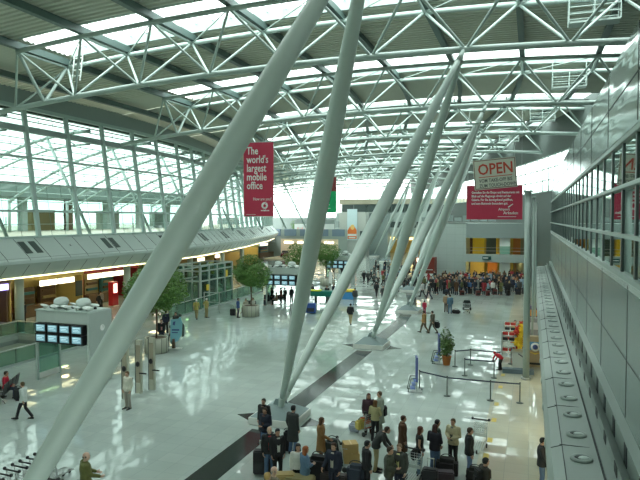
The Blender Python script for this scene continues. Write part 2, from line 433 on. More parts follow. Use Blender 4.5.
# plank ledge with round air outlets beneath it
prof = [(2.2, 3.95), (1.98, 3.95), (1.98, 3.45), (1.72, 3.74), (1.72, 3.46), (1.52, 3.48), (1.50, 3.36), (.76, 3.33), (.52, 3.24), (.43, 3.05), (.43, 2.55), (2.2, 2.55)]
m = MB().poly([(x, 6, z) for x, z in prof], (0, 68, 0))
led = thing('ventilation_ledge', 'long grey stepped ledge with round air outlets running along the metal wall', 'ledge')
m.obj('casing', M_ledge, led)
m = MB()
for k in range(21):
    y = 5.68+3.26*k; m.box((1.1, y, 3.349), (.8, .02, .012)).box((.63, y, 3.29), (.26, .02, .012), rot=Euler((0, -.35, 0)))
m.box((.76, 40, 3.336), (.02, 68, .012)).box((1.50, 40, 3.42), (.012, 68, .12))
m.obj('joint', M_dark, led)
for k in range(40):
    y = 9.75+1.63*k
    if y > 73: break
    o = MB().lathe([(.0, .03), (.15, .03), (.17, .06), (.235, .05), (.25, .0), (.0, .0)], n=22).obj('air_outlet', M_ledge, led)
    o.location = (1.14, y, 3.345)
    c = MB().lathe([(.0, .0), (.15, .0), (.15, .006), (0, .006)], n=18).obj('outlet_hole', M_dark, o); c.location = (-.01, 0, .032)
    l = MB().ball((0, 0, 0), .13, (1.0, .75, .35)).obj('nozzle', M_fascia, o); l.location = (.05, -.03, .045)
for k in range(14):
    y = 10.3+3.27*k
    o = MB().ball((.425, y, 2.85), .12, (.35, 1.5, 1)).obj('side_fin', M_panel, led)
for k in range(34):
    y = 7.8+1.95*k
    if y > 72: break
    MB().box((1.715, y, 3.60), (.02, .42, .22)).obj('slot', M_dark, led)
    MB().box((1.975, y+.6, 3.70), (.02, .40, .44)).obj('slot', M_dark, led)
# under the ledge: shop recess with warm light
m = MB().box((8.1, 40, 1.25), (.2, 72, 2.5)); struct('wall_recess', m, M_ochre)
m = MB().box((4.3, 40, 2.50), (7.4, 68, .1)); struct('ceiling_recess', m, M_soffit)
for k in range(9):
    m = MB().box((1.6, 12+7*k, 2.41), (1.2, .5, .04)); m.obj('recess_light', lamp('warm_lamp', (1, .85, .5), 6), label='warm white panel light under the grey ledge, %s from the viewer' % ORD[k+1], cat='ceiling light', group='soffit light panels')
# column and thin standards beside the ledge
co = thing('round_column', 'slim grey round column standing at the end of the queue barriers', 'column', (-.18, 34.6, 0))
MB().tube((0, 0, 0), (0, 0, 10.25), .175, n=24).obj('shaft', M_panel, co)
MB().tube((0, 0, 0), (0, 0, .12), .27, n=24).obj('base_ring', M_steel, co)
MB().box((0, 0, 10.3), (.5, .5, .1)).obj('cap', M_panel, co)
for k, y in enumerate((44, 50)):
    co2 = thing('round_column', 'thin pale post rising %s the slim grey column' % ('just behind' if k == 0 else 'farther behind'), 'column', (.15+.2*k, y, 0))
    MB().tube((0, 0, 0), (0, 0, 10.3-.2*k), .07, n=16).obj('shaft', M_truss, co2)
    MB().box((0, 0, 10.3-.2*k), (.3, .3, .08)).obj('cap', M_truss, co2)
# ---------------------------------------------------------------- mezzanine on the far side: fascia, soffit, glass facade
FY = [-13.9, 0, 20, 35, 50, 55, 60, 64, 68, 73, 78, 83, 89, 95, 101, 108, 115, 122]
P1 = [(-36.2, 7.35), (-35.9, 7.38), (-34.35, 6.0), (-34.2, 5.82), (-34.22, 5.6), (-34.35, 5.45), (-35.15, 4.55), (-35.35, 4.5), (-60, 4.5), (-60, 4.8), (-36.6, 4.8), (-36.6, 7.35)]
def sweep(prof, ys, mb=None, cap=True):
    mb = mb or MB()
    return mb.loft([[(x+off(y), y, z) for x, z in prof] for y in ys], cap=cap, smooth=False)
fa = sweep(P1[:8]+[(-36.6, 4.5), (-36.6, 7.35)], FY); struct('trim_5', fa, M_fascia)
so = sweep([(-36.55, 4.5), (-36.55, 4.8), (-62, 4.8), (-62, 4.5)], FY); struct('ceiling_shops', so, M_soffit)
le = sweep([(-35.14, 4.46), (-35.14, 4.53), (-35.24, 4.53), (-35.24, 4.46)], FY)
le.obj('light_strip', M_led, label='thin warm light strip running under the curved mezzanine edge', cat='light strip')
def arc_positions(y0, y1, step, x0=0):
    out = []; y = y0; acc = 0; out.append(y)
    while y < y1:
        a = Vector((off(y), y)); yy = y
        while (Vector((off(yy), yy))-a).length < step: yy += .05
        y = yy; out.append(y)
    return out
jn = MB(); pos = arc_positions(4, 121, 2.0)
for y in pos:
    o_ = off(y); dx = .0
    jn.poly([(-35.9+o_, y-.015, 7.395), (-34.34+o_, y-.015, 6.015), (-34.19+o_, y-.015, 5.82), (-34.34+o_, y-.015, 5.44), (-35.15+o_, y-.015, 4.54), (-35.1+o_, y-.015, 4.6), (-34.36+o_, y-.015, 5.5), (-34.36+o_, y-.015, 5.95), (-35.9+o_, y-.015, 7.3)], (0, .03, 0))
jn.obj('panel_joint', M_dark, bpy.data.objects['trim_5'])
ln = sweep([(-34.31, 5.99), (-34.31, 5.96), (-34.4, 5.96), (-34.4, 5.99)], FY); ln.obj('edge_line', M_panel2, bpy.data.objects['trim_5'])
# dark hatches in the sloping face
sl = math.atan2(1.38, 1.55)
hat = []
for k, y in enumerate(arc_positions(22, 118, 1.0)):
    if k % 9 in (3, 4):
        o_ = off(y+.4); dy = .01
        a = math.atan2(off(y+.9)-off(y-.1), 1.0)
        n_ = MB()
        n_.box((0, 0, 0), (1.25, .62, .02))
        h = n_.obj('vent_hatch', M_frame, bpy.data.objects['trim_5'])
        h.location = (-35.12+o_, y+.4, 6.70); h.rotation_mode = 'XYZ'; h.rotation_euler = Euler((0, sl, -a))
    if k % 9 == 8:
        h = MB().lathe([(0, 0), (.1, 0), (.09, .05), (0, .06)]).obj('spot_lamp', M_steel, bpy.data.objects['trim_5']); h.location = (-35.1+off(y), y, 6.70); h.rotation_euler = (0, sl, 0)
# facade: glass, leaning mullions, transoms
def fx(z): return -36.05-(z-7.4)*.135
GZ = [7.4, 9.4, 11.5, 13.55, 15.75, 17.45]
gy = FY+[130, 142, 150]
gl = MB()
gy = [y for y in gy if y < 131]
gl.loft([[(fx(z)+off(y), y, z) for z in (7.4, 17.45)] for y in gy], cap=False, closed=False, smooth=False)
win = struct('window_30', gl, M_facade)
for y in arc_positions(9.6, 129, 4.45):
    o_ = off(y)
    p = MB(); a = Vector((fx(7.35)+o_+.12, y, 7.35)); b = Vector((fx(17.4)+o_+.12, y, 17.4)); dd = b-a
    p.box((a+b)/2, (.24, .34, dd.length), rot=dd.to_track_quat('Z', 'Y').to_euler() if False else Euler((0, -math.atan(.135), 0)))
    p.obj('mullion', M_mull, win)
for z, h in zip(GZ, (.22, .16, .16, .16, .42, .3)):
    sweep([(fx(z)+.2, z-h/2), (fx(z)+.2, z+h/2), (fx(z)-.1, z+h/2), (fx(z)-.1, z-h/2)], gy).obj('transom', M_mull if h < .4 else M_panel2, win)
fine = MB()
for y in arc_positions(9.6+1.48, 129, 1.483):
    fine.tube((fx(7.4)+off(y)-.02, y, 7.4), (fx(17.4)+off(y)-.02, y, 17.4), .022, n=4)
for z in (8.4, 10.4, 12.5, 14.6, 16.6):
    sweep([(fx(z)+.02, z-.02), (fx(z)+.02, z+.02), (fx(z)-.02, z+.02), (fx(z)-.02, z-.02)], gy, fine)
fine.obj('glazing_bars', M_mull, win)
# columns under the mezzanine
for i, y in enumerate((35.6, 48.6, 62.1, 75.6, 89)):
    c = thing('round_column', 'pale round column under the mezzanine edge, %s along its row' % ORD[i+1], 'column', (-37.0+off(y), y, 0), 0, 'columns under the mezzanine')
    MB().tube((0, 0, 0), (0, 0, 4.52), .33, n=24).obj('shaft', M_panel, c)
    MB().tube((0, 0, 0), (0, 0, .15), .34, n=24).obj('base_ring', M_steel, c)
    MB().tube((0, 0, 4.38), (0, 0, 4.5), .38, n=24).obj('collar', M_panel, c)
# shops beneath the mezzanine
m = MB(); m.loft([[(-46.0+off(y), y, 0), (-46.0+off(y), y, 4.5), (-46.3+off(y), y, 4.5), (-46.3+off(y), y, 0)] for y in FY+[135, 150, 170]], smooth=False)
struct('wall_shops', m, M_ochre)
M_kiosk = mat('shop_interior', (.35, .28, .13), .6)
cols = [M_ochre, M_brown, M_kiosk, mat('red_shop', (.25, .02, .03), .5), mat('teal_shop', (.05, .18, .18), .5), M_brown]
def shop(y0, y1, xw, mt, lab, signs=(), sm=None, zs=2.95):
    o_ = off((y0+y1)/2)
    t = thing('shop_front', lab, 'shop front', (xw+o_, y0, 0)); W = y1-y0
    for yy in (.08, W-.08): MB().box((-1.7, yy, 2.1), (3.2, .14, 4.2)).obj('side_panel', mt, t)
    MB().box((-.1, W/2, 3.85), (.25, W, 1.1)).obj('header', mt, t)
    MB().box((-.6, W*.35, .5), (.7, W*.45, 1.0)).obj('counter', M_brown, t)
    for k in range(3):
        MB().box((-3.0, W*(.2+.3*k), 1.2), (.4, W*.22, 2.2)).box((-2.78, W*(.2+.3*k), 1.7), (.06, W*.2, .3)).obj('display_shelf', cols[(k*2+int(y0)) % 6], t)
        for q in range(3): MB().box((-2.7, W*(.2+.3*k), .6+.6*q), (.2, W*.18, .25)).obj('goods', cols[(k+q*3+int(y0)) % 6], t)
    for a, b in signs: MB().box((.1, (a+b)/2-y0, zs), (.1, b-a-.12, .50)).obj('sign_panel', sm, t)
    return t
shop(16, 28, -42, M_brown, 'dim brown shop bay closest to the viewer under the mezzanine')
shop(28.5, 39.3, -42, M_brown, 'dark shop bay with a glowing purple sign', [(36.6, 37.8), (37.9, 39.2)], lamp('purple_sign', (.35, .3, 1), 1.6), 3.05)
shop(39.5, 48.4, -42, M_ochre, 'yellow shop bay with two glowing cream sign boxes', [(42.6, 44.8), (44.9, 47.0)], M_sign)
shop(48.6, 57.5, -42, cols[3], 'dark red shop bay with three glowing cream sign boxes', [(49.1, 51.2), (51.3, 53.3), (53.4, 55.2)], M_sign)
shop(58, 68, -42, M_kiosk, 'tan shop bay behind the glass lift hall', [(62, 63.5)], lamp('soft_sign', (1, .8, .6), .8))
shop(69, 80, -41, M_ochre, 'yellow tan shop bay beyond the glass lift hall', [(75, 77)], lamp('soft_sign', (1, .8, .6), .8))
shop(81, 92, -39.5, M_kiosk, 'pale lit shop bay at the curve of the mezzanine', [(83, 86)], lamp('soft_sign', (1, .8, .6), 2.0))
shop(93, 108, -39.5, M_ochre, 'last lit shop bay under the curved mezzanine', [(95, 99)], lamp('soft_sign', (1, .8, .6), 2.0))
shop(122, 142, -35.5, mat('grey_shop', (.34, .36, .33), .6), 'pale grey shop block past the end of the curved mezzanine', [(124, 128)], lamp('soft_sign', (1, .8, .6), .8))
MB().box((-41.9, 47.6, 2.0), (.06, .9, 1.5)).obj('wall_poster', M_frame, label='dark framed poster between the yellow and the dark red shop bays', cat='poster')
for k, y in enumerate(range(18, 112, 8)):
    m = MB().box((-39.5+off(y), y, 4.46), (.5, 2.4, .05)); m.obj('soffit_light', lamp('shop_downlight', (1, .82, .42), 7.0), label='warm light panel in the soffit before the shops, %s along its row' % ORD[k+1], cat='ceiling light', group='shop soffit lights')
pr_ = thing('advertising_pillar', 'small red lit advertising pillar outside the dark red shop', 'advertising pillar', (-40.2, 50.6, 0))
MB().box((0, 0, 1.2), (.5, .9, 2.4)).obj('cabinet', mat('red_gloss', (.5, .02, .03), .3), pr_)
MB().box((.26, 0, 1.75), (.03, .5, .9)).obj('lit_poster', lamp('lit_red', (1, .35, .3), 2.5), pr_)
# glass guard rails round the stair void
def guard(p, q, lab, h=1.05, step=1.4):
    p = Vector(p); q = Vector(q); d = q-p; n = max(1, int(d.length/step)); u = d/n; a = math.atan2(d.y, d.x)
    t = thing('glass_balustrade', lab, 'balustrade', p)
    rod('handrail', (0, 0, h), d+Vector((0, 0, h)), .035, M_steel, t)
    MB().box(d/2+Vector((0, 0, .08)), (d.length, .1, .16), a).obj('base_channel', M_panel, t)
    for k in range(n+1):
        rod('post', u*k, u*k+Vector((0, 0, h)), .02, M_frame, t, 6)
        if k < n: MB().box(u*(k+.5)+Vector((0, 0, h/2+.05)), (u.length*.96, .015, h-.22), a).obj('glass_panel', M_glassg, t)
    return t
guard((VX1+.12, 17.2, 0), (VX1+.12, 35.1, 0), 'green glass balustrade along the hall side of the stair void')
guard((VX0-.12, 17.2, 0), (VX0-.12, 35.1, 0), 'green glass balustrade on the shop side of the stair void')
guard((VX0-.12, 35.15, 0), (VX1+.12, 35.15, 0), 'short green glass balustrade closing the end of the stair void')
guard((-29.6, 44.5, 0), (-30.6, 66, 0), 'long green glass balustrade beside the two uniformed guards', 1.25)
# glass lift hall
lh = thing('lift_hall', 'tall glass lift hall with pale steel frames under the mezzanine', 'lift hall', (-33.9, 52, 0))
W_, D_ = 3.0, 6.6
for x in (0, W_):
    for k in range(5): MB().box((x, k*D_/4, 2.1), (.2, .2, 4.2)).obj('post', M_panel, lh)
for z in (2.6, 3.6, 4.15):
    for x in (0, W_): MB().box((x, D_/2, z), (.14, D_, .14)).obj('rail', M_panel, lh)
    for k in (0, D_): MB().box((W_/2, k, z), (W_, .14, .14)).obj('rail', M_panel, lh)
for x in (0, W_): MB().box((x, D_/2, 2.0), (.03, D_-.1, 4.0)).obj('glass_panel', M_glassg, lh)
MB().box((W_/2, D_, 2.0), (W_, .03, 4.0)).obj('glass_panel', M_glassg, lh)
MB().box((W_/2, D_*.6, 1.6), (1.4, 1.6, 2.6)).obj('lift_car', M_frame, lh)
MB().box((W_+.14, 1.2, 1.9), (.05, .5, .6)).obj('yellow_notice', M_yellow, lh)
MB().box((W_+.14, 5.2, 3.0), (.05, .4, .7)).obj('yellow_notice', M_yellow, lh)
e2 = thing('metal_gate', 'bare tubular metal gate frame in front of the lift hall', 'gate', (-29.0, 49.5, 0))
for x, z0, z1 in ((0, 0, 1.9), (1.6, 0, 1.9)): rod('post', (x, 0, z0), (x, 0, z1), .05, M_steel, e2)
rod('top_rail', (0, 0, 1.9), (1.6, 0, 1.9), .05, M_steel, e2); rod('lower_rail', (0, 0, 1.0), (1.6, 0, 1.0), .035, M_steel, e2)
# ---------------------------------------------------------------- buildings at the far end
def slabwin(t, x0, x1, z0, z1, y, m=M_frame, n=4, depth=.06):
    L = (x1-x0)/n
    for k in range(n): MB().box((x0+L*(k+.5), y, (z0+z1)/2), (L*.92, depth, z1-z0)).obj('window_pane', m, t)
# end wall glazing
g = MB().box((-36, 176, 13.8), (110, .1, 9.2)); ew = struct('window_40', g, M_sky)
for k in range(28): MB().box((-90+4*k, 175.9, 14), (.2, .2, 9.6)).obj('mullion', M_mull, ew)
for z in (9.4, 11.6, 14, 16.4): MB().box((-36, 175.9, z), (110, .2, .2)).obj('transom', M_mull, ew)
struct('wall_back', MB().box((-39, 176.2, 4.6), (118, .4, 9.2)), M_panel2)
struct('wall_front', MB().box((-34, -14.2, 10), (100, .4, 20)), M_white)
gb = thing('gallery_block', 'pale panelled block with a tall vertical poster at the end of the hall', 'building block', (-42.4, 134, 0))
MB().box((3.2, 3, 5.2), (6.4, 6, 10.4)).obj('wall', mat('beige_panel', (.50, .54, .50), .5), gb)
MB().box((8.6, 4.6, 5.1), (4.4, 3, 10.2)).obj('side_wing', M_panel2, gb)
slabwin(gb, .3, 1.3, 4.2, 6.0, -.02, M_frame, 1); slabwin(gb, 5.0, 6.0, 4.2, 6.0, -.02, M_frame, 1)
ps = thing('wall_poster', 'tall narrow poster, pale above and orange red below, on the pale end block', 'poster', (-39.2, 133.8, 3.9))
MB().box((0, 0, 3.6), (2.4, .12, 7.2)).obj('sheet', mat('poster_pale', (.62, .78, .82), .5), ps)
MB().poly([(-1.1, -.07, .3), (1.1, -.07, .3), (1.1, -.07, 2.3), (.3, -.07, 3.6), (0, -.07, 2.7), (-.5, -.07, 3.2), (-1.1, -.07, 2.2)], (0, -.03, 0)).obj('orange_picture', mat('poster_orange', (.85, .22, .05), .5), ps)
MB().box((0, -.11, 1.2), (2.1, .02, .5)).box((0, -.11, .6), (1.6, .02, .25)).obj('white_band', M_letter, ps)
MB().ball((.1, -.1, 3.0), .5, (1, .1, 1.2)).obj('yellow_picture', mat('poster_yellow', (.9, .6, .2), .5), ps)
gg = thing('rear_gallery', 'stepped grey gallery with dark window bands across the rear of the hall', 'building block', (-43, 146, 0)); gg.scale = (1.25, 1.25, 1.2)
MB().box((13, 9, 1.9), (34, .4, 3.8)).obj('ground_wall', M_ochre, gg)
MB().box((13, 2, 4.6), (34, 5, 1.6)).obj('balcony', M_panel, gg)
MB().box((13, 5, 7.1), (34, 5, .5)).box((13, 7.4, 6), (34, .3, 2)).obj('second_floor', M_panel, gg)
slabwin(gg, -3.5, 29, 5.55, 6.75, 2.4, M_frame, 16)
MB().box((13, 3, 8.0), (34, 1.2, 1.3)).obj('parapet', M_panel, gg)
slabwin(gg, -3.5, 29, 8.9, 10.4, 4.4, M_frame, 12)
MB().box((13, 7, 11.1), (34, 5, 1.1)).obj('roof_slab', mat('tan_slab', (.42, .40, .30), .5), gg)
MB().box((13, 8, 9.6), (34, 3, 2)).obj('third_floor', M_panel2, gg)
for k in range(9): MB().box((-2+3.8*k, 1.0, 1.9), (.4, .4, 3.8)).obj('pillar', M_white, gg)
for k in range(8): MB().box((0+3.8*k, 4, 3.2), (2.4, .15, .55)).obj('lit_sign_panel', lamp('amber_sign', (1, .75, .25), 1.2), gg)
for k in range(6): MB().box((1+5*k, -.56, 4.6), (.1, .02, 1.5)).obj('joint', M_dark, gg)
# side blocks far left with lit display area
la = thing('display_stage', 'pale lit platform carrying a parked dark red car', 'stage', F(287, 259)+Vector((2.5, 0, 0)))
MB().box((0, 2.5, .12), (14, 9, .24)).obj('platform', mat('warm_stage', (.75, .62, .45), .4), la)
MB().box((0, 7.2, 2.2), (14, .3, 4.0)).obj('back_panel', mat('warm_panel', (.8, .68, .5), .5), la)
for k in range(4): MB().box((-5+3.3*k, 7.0, 3.4), (2.2, .15, .5)).obj('lamp_panel', lamp('stage_lamp', (1, .85, .62), 1.3), la)
bd = thing('blue_display_wall', 'row of blue and white display boards behind the car', 'display board', F(290, 259)+Vector((0, 10, 0)))
for k in range(5): MB().box((-8+4*k, 0, 5.6), (3.0, .2, 1.6)).obj('board', mat('blue_board', (.20, .28, .36), .5), bd)
MB().box((0, .2, 3.2), (20, .2, 6.4)).obj('support', M_panel, bd)
ss = thing('storefront_sign', 'long pale storefront fascia with pink red lettering shapes below the far glazing', 'shop front', F(318, 254)+Vector((-1, 0, 0))); ss.scale = (.62, 1, .9)
MB().box((0, 0, 6.6), (17, .5, 3.6)).obj('fascia', M_white, ss)
MB().box((0, 1.2, 2.4), (17, .5, 4.8)).obj('lower_wall', M_panel, ss)
MB().box((0, .1, 9.0), (17, .5, 1.0)).obj('roof_band', M_panel2, ss)
for k, (x, wd, h) in enumerate([(-7, .7, 1.6), (-6, .5, 1.2), (-5.1, .8, 1.5), (-3.9, .7, 1.1), (-2.6, .9, 1.7), (-1.4, .5, 1.2), (3.2, .7, 1.3), (4.4, .6, 1.1)]):
    MB().poly([(x-wd/2, -.3, 6.0), (x+wd/2, -.3, 6.0), (x+wd*.3, -.3, 6.0+h), (x-wd*.1, -.3, 6.0+h*.8)], (0, -.05, 0)).obj('sign_stroke', mat('salmon', (.9, .38, .33), .5), ss)
for k in range(4): MB().box((1+2.0*k, -.3, 5.6), (1.5, .05, .9)).obj('window_pane', M_frame, ss)
# block behind the dense crowd
cb = thing('check_in_block', 'large flat grey panelled block behind the dense crowd', 'building block', (-15.4, 88, 0))
EX = 6.6
MB().box((EX/2, 3, 4.12), (EX, 6, 8.24)).obj('wall', M_panel, cb)
jb = MB()
for k in range(6): jb.box((1.16*k+.4, -.006, 4.12), (.02, .012, 8.2))
for k in range(8): jb.box((EX/2, -.006, 1.0*k+.6), (EX, .012, .02))
jb.obj('panel_joints', M_panel2, cb)
MB().box((EX/2, 0, 8.3), (EX+.1, .2, .14)).obj('coping', M_steel, cb)
al = thing('lit_balcony_front', 'two storey yellow lit gallery front behind the dense crowd', 'building front', (-8.78, 88, 0))
EW = 10.6
MB().box((EW/2, .4, 7.15), (EW, 1.0, 2.1)).obj('upper_panel', M_panel2, al)
MB().box((EW/2, .1, 3.25), (EW, .9, 1.1)).obj('balcony_beam', M_panel, al)
MB().box((EW/2, 6, 4), (EW, .2, 8)).obj('back_wall', mat('yellow_wall', (.42, .35, .08), .5), al)
MB().box((EW/2, 3.2, 3.6), (EW, 5.8, .2)).obj('upper_floor', M_ochre, al)
MB().box((EW/2, 3.2, 8.1), (EW, 5.8, .2)).obj('ceiling_panel', M_white, al)
MB().box((5.3, .5, 3.1), (1.4, .5, 6.2)).obj('pillar', M_white, al); MB().box((5.3, .22, 4.4), (1.42, .06, 1.1)).obj('green_band', mat('mint', (.22, .42, .32), .5), al)
for x, c_, wd in ((.5, M_brown, .4), (1.5, M_yellow, 1.7), (3.3, M_frame, 1.4), (4.1, M_yellow, .14), (6.9, mat('rust', (.45, .16, .03), .5), 1.1), (9.0, M_brown, 2.4)):
    MB().box((x, 2.5, 4.9), (wd, .15, 2.4)).obj('partition', c_, al)
for x, c_, wd in ((1.2, M_ochre, 2.0), (3.4, mat('rust', (.45, .16, .03), .5), 1.4), (7.4, M_brown, 1.8), (9.3, M_ochre, 1.2)):
    MB().box((x, 4.5, 1.4), (wd, .15, 2.7)).obj('partition', c_, al)
for z in (4.3, 4.75): MB().box((EW/2, -.3, z), (EW, .04, .04)).obj('rail', M_steel, al)
for x in (1.2, 3.4, 7.2, 9.4):
    for z in (7.9, 2.6): MB().box((x, 2.4, z), (1.2, .8, .05)).obj('lamp_panel', lamp('yellow_lamp', (1, .80, .35), 3), al)
MB().box((2.9, -.42, 3.3), (1.2, .1, .5)).obj('direction_sign', mat('sign_green', (.02, .09, .08), .4), al)
MB().box((2.75, -.48, 3.3), (.7, .02, .12)).obj('sign_lettering', M_letter, al)
MB().poly([(7.9, -.6, 6.3), (8.5, -.6, 6.5), (9.3, -.6, 4.5), (8.8, -.6, 4.1)], (0, .1, 0)).poly([(8.6, -.5, 7.1), (8.9, -.5, 7.2), (9.7, -.5, 6.2), (9.3, -.5, 6.1)], (0, .1, 0)).obj('slanted_panel', M_white, al)
rk = thing('snack_kiosk', 'small dark red kiosk with a glowing cream sign beside the grey block', 'kiosk', (-15.2, 84.5, 0)); rk.scale = (1.12, 1.12, 1.12)
MB().box((1, 1, 1.5), (2.4, 2, 3.0)).obj('cabin', mat('maroon', (.20, .03, .02), .5), rk)
MB().box((.8, -.05, 2.7), (1.6, .1, .45)).obj('sign_panel', M_sign, rk)
MB().box((1, -.1, 1.5), (2.0, .1, .08)).obj('shelf', M_white, rk); MB().box((1, -.2, .5), (2.2, .4, 1.0)).obj('counter', M_white, rk)
st_ = MB()
for k in range(9): st_.box((-15+1.2*k, 90, 8.45+.3*(k % 2)/2+.3), (1.0, .5, .6+.3*(k % 2)))
st_.obj('rooftop_equipment', M_panel2, label='row of low grey equipment housings on top of the block behind the crowd', cat='equipment')
# slanted clerestory beyond the metal wall
g = MB(); RY2 = [y for y in RY if y >= 58]
g.loft([[(7.1+off(y), y, 12.2), (7.1+off(y), y, 16.5)] for y in RY2], cap=False, closed=False)
cw = struct('window_41', g, M_sky)
for y in arc_positions(58, 172, 2.6): MB().tube((7.0+off(y), y, 12.1), (7.0+off(y), y, 16.6), .08, n=6).obj('mullion', M_mull, cw)
for z in (12.2, 13.6, 15, 16.45): sweep([(6.95, z-.06), (6.95, z+.06), (7.1, z+.06), (7.1, z-.06)], RY2).obj('transom', M_mull, cw)
# ---------------------------------------------------------------- outside the glass facade
struct('floor_terrace', MB().loft([[(-36.8+off(y), y, 6.65), (-125, y, 6.65), (-125, y, 7.15), (-36.8+off(y), y, 7.15)] for y in FY+[130, 142, 150, 165]], smooth=False), mat('terrace_paving', (.40, .39, .31), .7))
gr = MB().box((-200, 60, -.8), (900, 900, .4)); struct('floor_outside', gr, mat('outside_ground', (.25, .3, .26), .9))
ob = thing('station_building', 'low dark green roofed building outside beyond the glass facade', 'building', (-67, -10, 7.15))
MB().box((0, 60, 5.4), (8, 118, 1.7)).obj('roof', mat('dull_green_roof', (.16, .22, .20), .6), ob)
for k in range(14):
    MB().box((1.5, 5+8.6*k, 2.3), (.9, .9, 4.6)).obj('column', [M_brown, M_panel, M_white][k % 3] if k % 2 else M_panel, ob)
MB().box((-2.5, 60, 2.3), (.3, 118, 4.6)).obj('rear_wall', M_glassc, ob)
for k in range(8): MB().box((-1.5, 5+15*k, 1.5), (1.2, 4.5, 3.0)).obj('cabin', [mat('pale_cabin', (.5, .52, .46), .6), M_kiosk, mat('pale_cabin', (.5, .52, .46), .6), M_panel][k % 4], ob)
for k in range(13): MB().tube((-44, -4+9*k, 7.1), (-44, -4+9*k, 9.0), .06, n=6).obj('lamp_post', M_panel, label='thin grey terrace post outside the glass facade, %s along its row' % ORD[k+1], cat='post', group='posts on the outdoor terrace')
ar = thing('outdoor_canopy', 'white steel canopy of curved arches standing outside the glass facade', 'canopy', (-58, 8, 7.2))
def cz(t): return 3.6+6.2*math.sin(PI*.5*max(t, .001)/12)**.9
for i in range(11):
    y = 9.5*i
    for r_, zz in ((.16, 0), (.10, -1.2)):
        MB().path([Vector((20*t/12-1, y, cz(t)+zz)) for t in range(13)], r_).obj('arch', M_mull, ar)
    w2 = MB()
    for t in range(0, 12, 2): w2.tube((20*t/12-1, y, cz(t)), (20*(t+1)/12-1, y, cz(t+1)-1.2), .06, n=5)
    w2.obj('web_bars', M_mull, ar)
    MB().tube((-1, y, 0), (-1, y, 4), .18).obj('leg', M_mull, ar); MB().tube((19, y, 0), (14, y, 9.3), .14).obj('leg', M_mull, ar)
for k in range(13): MB().tube((20*k/12-1, 0, cz(k)+.2), (20*k/12-1, 100, cz(k)+.2), .06, n=5).obj('purlin', M_mull, ar)
rng = random.Random(5)
for i in range(4):
    y = 8+22*i; t = thing('garden_tree', 'hazy green tree outside beyond the station building, %s along its row' % ORD[i+1], 'tree', (-86-rng.random()*5, y, -.6), 0, 'trees outside')
    MB().tube((0, 0, 0), (0, 0, 9), .3, .15).obj('trunk', M_bark, t)
    b = MB()
    for k in range(16): b.ball((rng.uniform(-2.3, 2.3), rng.uniform(-2.3, 2.3), 9+rng.uniform(0, 4.5)), rng.uniform(.9, 1.7), u=8, v=6)
    b.obj('foliage', mat('hazy_foliage', (.22, .30, .20), .8), t)
# ---------------------------------------------------------------- hanging maintenance cages
def cage(x, y, z, lab, s=1.0):
    t = thing('maintenance_cage', lab, 'maintenance cage', (x, y, z))
    MB().box((0, 0, 0), (2.4*s, .9, .1)).obj('deck', M_panel, t)
    for dx in (-1.2*s, 0, 1.2*s):
        for dy in (-.45, .45): rod('post', (dx, dy, 0), (dx, dy, 1.3), .035, M_truss, t, 6)
    for zz in (.4, .75, 1.15):
        for dy in (-.45, .45): rod('rail', (-1.2*s, dy, zz), (1.2*s, dy, zz), .03, M_truss, t, 6)
    for dx in (-1.2*s, 1.2*s): rod('hanger', (dx, 0, 1.2), (dx, 0, 2.4), .04, M_truss, t, 6)
    return t
for i, y in enumerate((32, 48, 64, 80)):
    cage(2.9-(.3 if i else 0)+off(y), y+2.0, zch(3)+1.55, 'small steel maintenance cage hung on the %s roof truss near the metal wall' % ORD[i+2])
lad = thing('roof_ladder', 'short white ladder frame hung from the rooflight edge', 'ladder', (-30.2, 33.9, zch(-29)+1.6))
for dx in (0, .7):
    rod('stile', (dx, 0, 0), (dx+.35, 0, 2.2), .05, M_white, lad)
for k in range(5): rod('rung', (.08*k+.05, 0, .35+.4*k), (.08*k+.75, 0, .35+.4*k), .035, M_white, lad)
